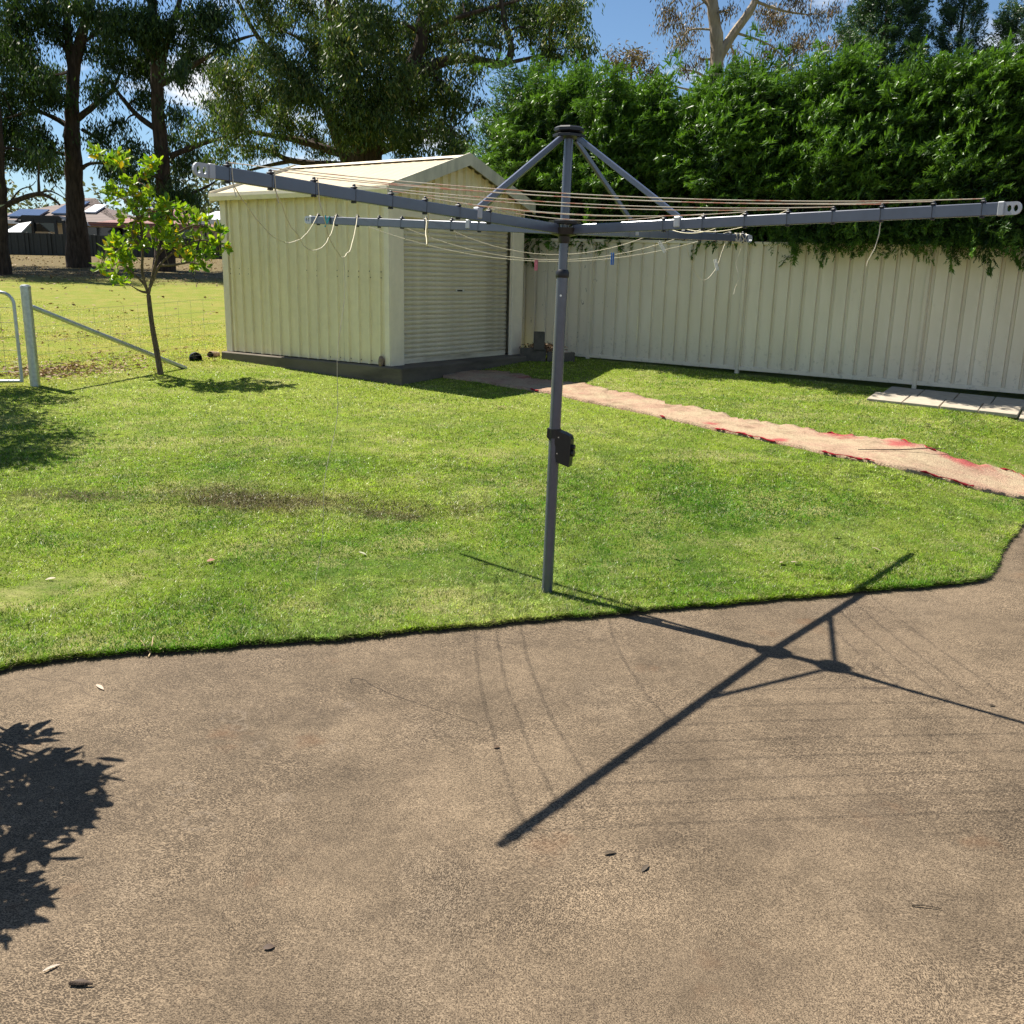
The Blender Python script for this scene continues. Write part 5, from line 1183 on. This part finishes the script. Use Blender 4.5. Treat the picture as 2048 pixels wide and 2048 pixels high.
c = lerp(c, (.14, .10, .055), np.clip((y + midn * 3 - 28.5) * .3, 0, 1)[:, None] * .85)
tuft = vnoise(x, y, 21.0, 2, .6, 63.0); h_f = .55 + .95 * np.clip((tuft - .28) / .44, 0, 1)
c *= (h_f * rng.uniform(.45, 1.5, n))[:, None] * rng.uniform(.93, 1.07, (n, 3))
c = lerp(c, (.52, .48, .24), ((rng.uniform(0, 1, n) < .10 + .15 * sstep(midn, .5, .7)[:, 0]) * .75)[:, None])
c = np.clip(c * 1.06, .005, .75)
gr = fast_mesh("grass", V.reshape(-1, 3), np.arange(n * 3).reshape(-1, 3), M_BLADE)
_ca = gr.data.attributes.new("tint", "FLOAT_COLOR", "FACE"); _ca.data.foreach_set("color", np.column_stack([c, np.ones(n)]).astype(np.float32).ravel())
tag(gr, "short mown green lawn grass of the back yard", "grass", kind="stuff")
# dry leaf litter under the wire fence, under the trees and behind the sleepers
C = []
for (px, py, sx_, sy_, k) in ((150, 737, .5, .28, 420), (110, 750, .3, .22, 200), (240, 715, .6, .5, 180), (110, 680, .9, .6, 120), (60, 745, .3, .3, 180)):
    g = G(px, py); C.append(np.column_stack([rng.normal(g.x, sx_, k), rng.normal(g.y, sy_, k)]))
C.append(np.column_stack([rng.uniform(-22, 2, 2600), rng.uniform(27, 40, 2600)])); C.append(np.column_stack([rng.uniform(-16, -3.5, 260), rng.uniform(14, 27, 260)]))
q = np.concatenate(C); q = q[~in_poly(q[:, 0], q[:, 1], slab_poly)]; n = len(q); c3 = np.column_stack([q, zl(q[:, 0], q[:, 1]) + rng.uniform(.005, .03, n)])
d = rng.normal(size=(n, 3)) * np.array([1, 1, .25]); far = q[:, 1] > 20
li = leaves("leaf_litter", c3, d, np.where(far, .11, .08) * rng.uniform(.6, 1.2, n), np.where(far, .045, .025) * rng.uniform(.6, 1.3, n), M_LITTER); tag(li, "scattered dry brown leaf litter by the gate and under the gums", "leaf litter", kind="stuff")
k = 700; base = G(1058, 700); c3 = np.column_stack([rng.normal(base.x + .22, .14, k), rng.normal(b0.y + .30, .1, k), float(zl(b0.x, b0.y)) + .12 + rng.uniform(0, .12, k)])
mu = leaves("mulch_heap", c3, rng.normal(size=(k, 3)) * np.array([1, 1, .5]), rng.uniform(.05, .1, k), rng.uniform(.015, .03, k), M_LITTER); tag(mu, "heap of dry leaves behind the sleeper wall", "leaf litter", kind="stuff")

# ------------------------------------------------------------------ fallen leaves and twigs one can pick out
def fallen(px, py, L, W, rz, label, col, patio=True, curl=.12):
    g = G(px, py, 0.0 if patio else None); m = MB(); vs = []; ns_ = 7; L *= (.9 if patio else .8); W *= (.8 if patio else .7)
    for i in range(ns_):
        t = i / (ns_ - 1); wv = W * .5 * math.sin(math.pi * (t * .92 + .06)) ** .8; zc = L * curl * .35 * (math.sin(t * math.pi * 1.1)) + .004
        vs += [((t - .5) * L, wv, zc + wv * .2), ((t - .5) * L, .12 * wv, zc), ((t - .5) * L, -wv, zc + wv * .12)]
    m.add(vs, [(i * 3 + k, i * 3 + k + 1, i * 3 + k + 4, i * 3 + k + 3) for i in range(ns_ - 1) for k in (0, 1)])
    o = m.build("fallen_leaf", simple("dry_leaf_colour", col, .7, 0, .2, 40), None, True); o.location = (g.x, g.y, g.z + (0.001 if patio else .014)); o.rotation_euler = (random.uniform(-.35, .35) * (0.3 if patio else 1), random.uniform(-.3, .3) * (0.3 if patio else 1), rz); tag(o, label, "leaf", "fallen leaves")
fallen(200, 1376, .085, .022, -.75, "pale curled leaf on the concrete at upper left", (.42, .32, .24))
fallen(103, 1938, .05, .012, .8, "thin pale leaf near the lower left corner", (.4, .33, .26))
fallen(162, 1968, .055, .022, .1, "small dark leaf scrap at the lower left of the patio", (.06, .035, .02))
fallen(538, 1897, .035, .026, .4, "dark crumpled leaf bit on the lower patio", (.07, .045, .03))
fallen(993, 1496, .03, .025, .4, "brown leaf fragment left of the long arm shadow", (.1, .06, .03))
fallen(1220, 1708, .05, .02, .3, "dark shrivelled leaf right of the long arm's shadow tip", (.07, .05, .03))
fallen(1290, 1738, .05, .018, .9, "thin dark leaf low on the right half of the patio", (.08, .06, .04))
fallen(1984, 1412, .03, .02, .2, "tiny dark leaf at the right end of the patio", (.05, .035, .02))
fallen(102, 1163, .075, .03, .1, "pale straw leaf on the lawn at far left", (0.37, 0.31, 0.22), False)
fallen(422, 1126, .06, .05, .3, "reddish brown leaf on the lawn left of the hanging string", (.22, .09, .05), False)
fallen(725, 1112, .07, .04, -.2, "pale green-white leaf on the lawn right of the hanging string", (0.37, 0.37, 0.26), False)
fallen(1565, 1130, .06, .045, .5, "pale leaf on the lawn, left of a pair near the right arm shadow", (0.37, 0.28, 0.20), False)
fallen(1590, 1130, .075, .045, .1, "pale leaf on the lawn, right of a pair near the right arm shadow", (0.37, 0.29, 0.22), False)
fallen(1672, 1077, .085, .04, -.1, "pale leaf on the lawn above the right arm shadow", (0.38, 0.31, 0.24), False)
fallen(1752, 1103, .08, .04, -.5, "pink-tinged leaf on the lawn right of the arm shadow tip", (0.37, 0.28, 0.22), False)
fallen(1005, 818, .12, .06, 0, "brown leaf at the shaded end of the lawn by the carpet", (.4, .25, .15), False)
fallen(1855, 852, .12, .06, 0.3, "white scrap of leaf on the lawn before the paving slabs", (.7, .7, .68), False)
def twig(px, py, pts, r, label, mat, patio=True):
    g = G(px, py, 0.0 if patio else None); o = MB().tube([Vector(p) for p in pts], np.linspace(r, r * .5, len(pts)), 6).build("twig", mat, None, True); o.location = (g.x, g.y, g.z + r + .002); tag(o, label, "twig", "fallen twigs")
twig(1850, 1815, [(-.04, .004, 0), (0, 0, .004), (.045, -.01, 0)], .003, "dark straight twig on the lower right of the patio", M_BARKS)
twig(163, 1972, [(-.03, 0, 0), (0, -.002, .002), (.03, 0, 0)], .006, "short thick dark stick at the lower left of the patio", M_BARKD)
M_STRAW = simple("dry_straw", (.5, .36, .2), .8)
yt = empty("dry_stalk", G(300, 1308, 0.0)); tag(yt, "forked dry straw stalk on the patio beside the lawn edge", "twig")
m = MB(); m.tube([(.012, -.05, .006), (.006, 0, .012), (-.006, .07, .06)], [.004, .004, .003], 6); m.build("stem", M_STRAW, yt, True)
m = MB(); m.tube([(.006, -.01, .01), (-.03, .02, .03), (-.06, .05, .05)], [.004, .003, .002], 6); m.build("fork", M_STRAW, yt, True)
g = G(1790, 908); tw1 = MB(); a = G(1715, 909); bq = G(1890, 912); mid_ = (a + bq) / 2
tw1.tube([a - mid_ + Vector((0, 0, .03)), Vector((-.05, -.06, .045)), Vector((.25, -.02, .06)), bq - mid_ + Vector((0, 0, .05))], [.004, .006, .005, .003], 7)
o = tw1.build("twig", M_BARKS, None, True); o.location = mid_ + Vector((0, 0, .02)); tag(o, "long bare stick lying on the carpet runner", "twig", "fallen twigs")
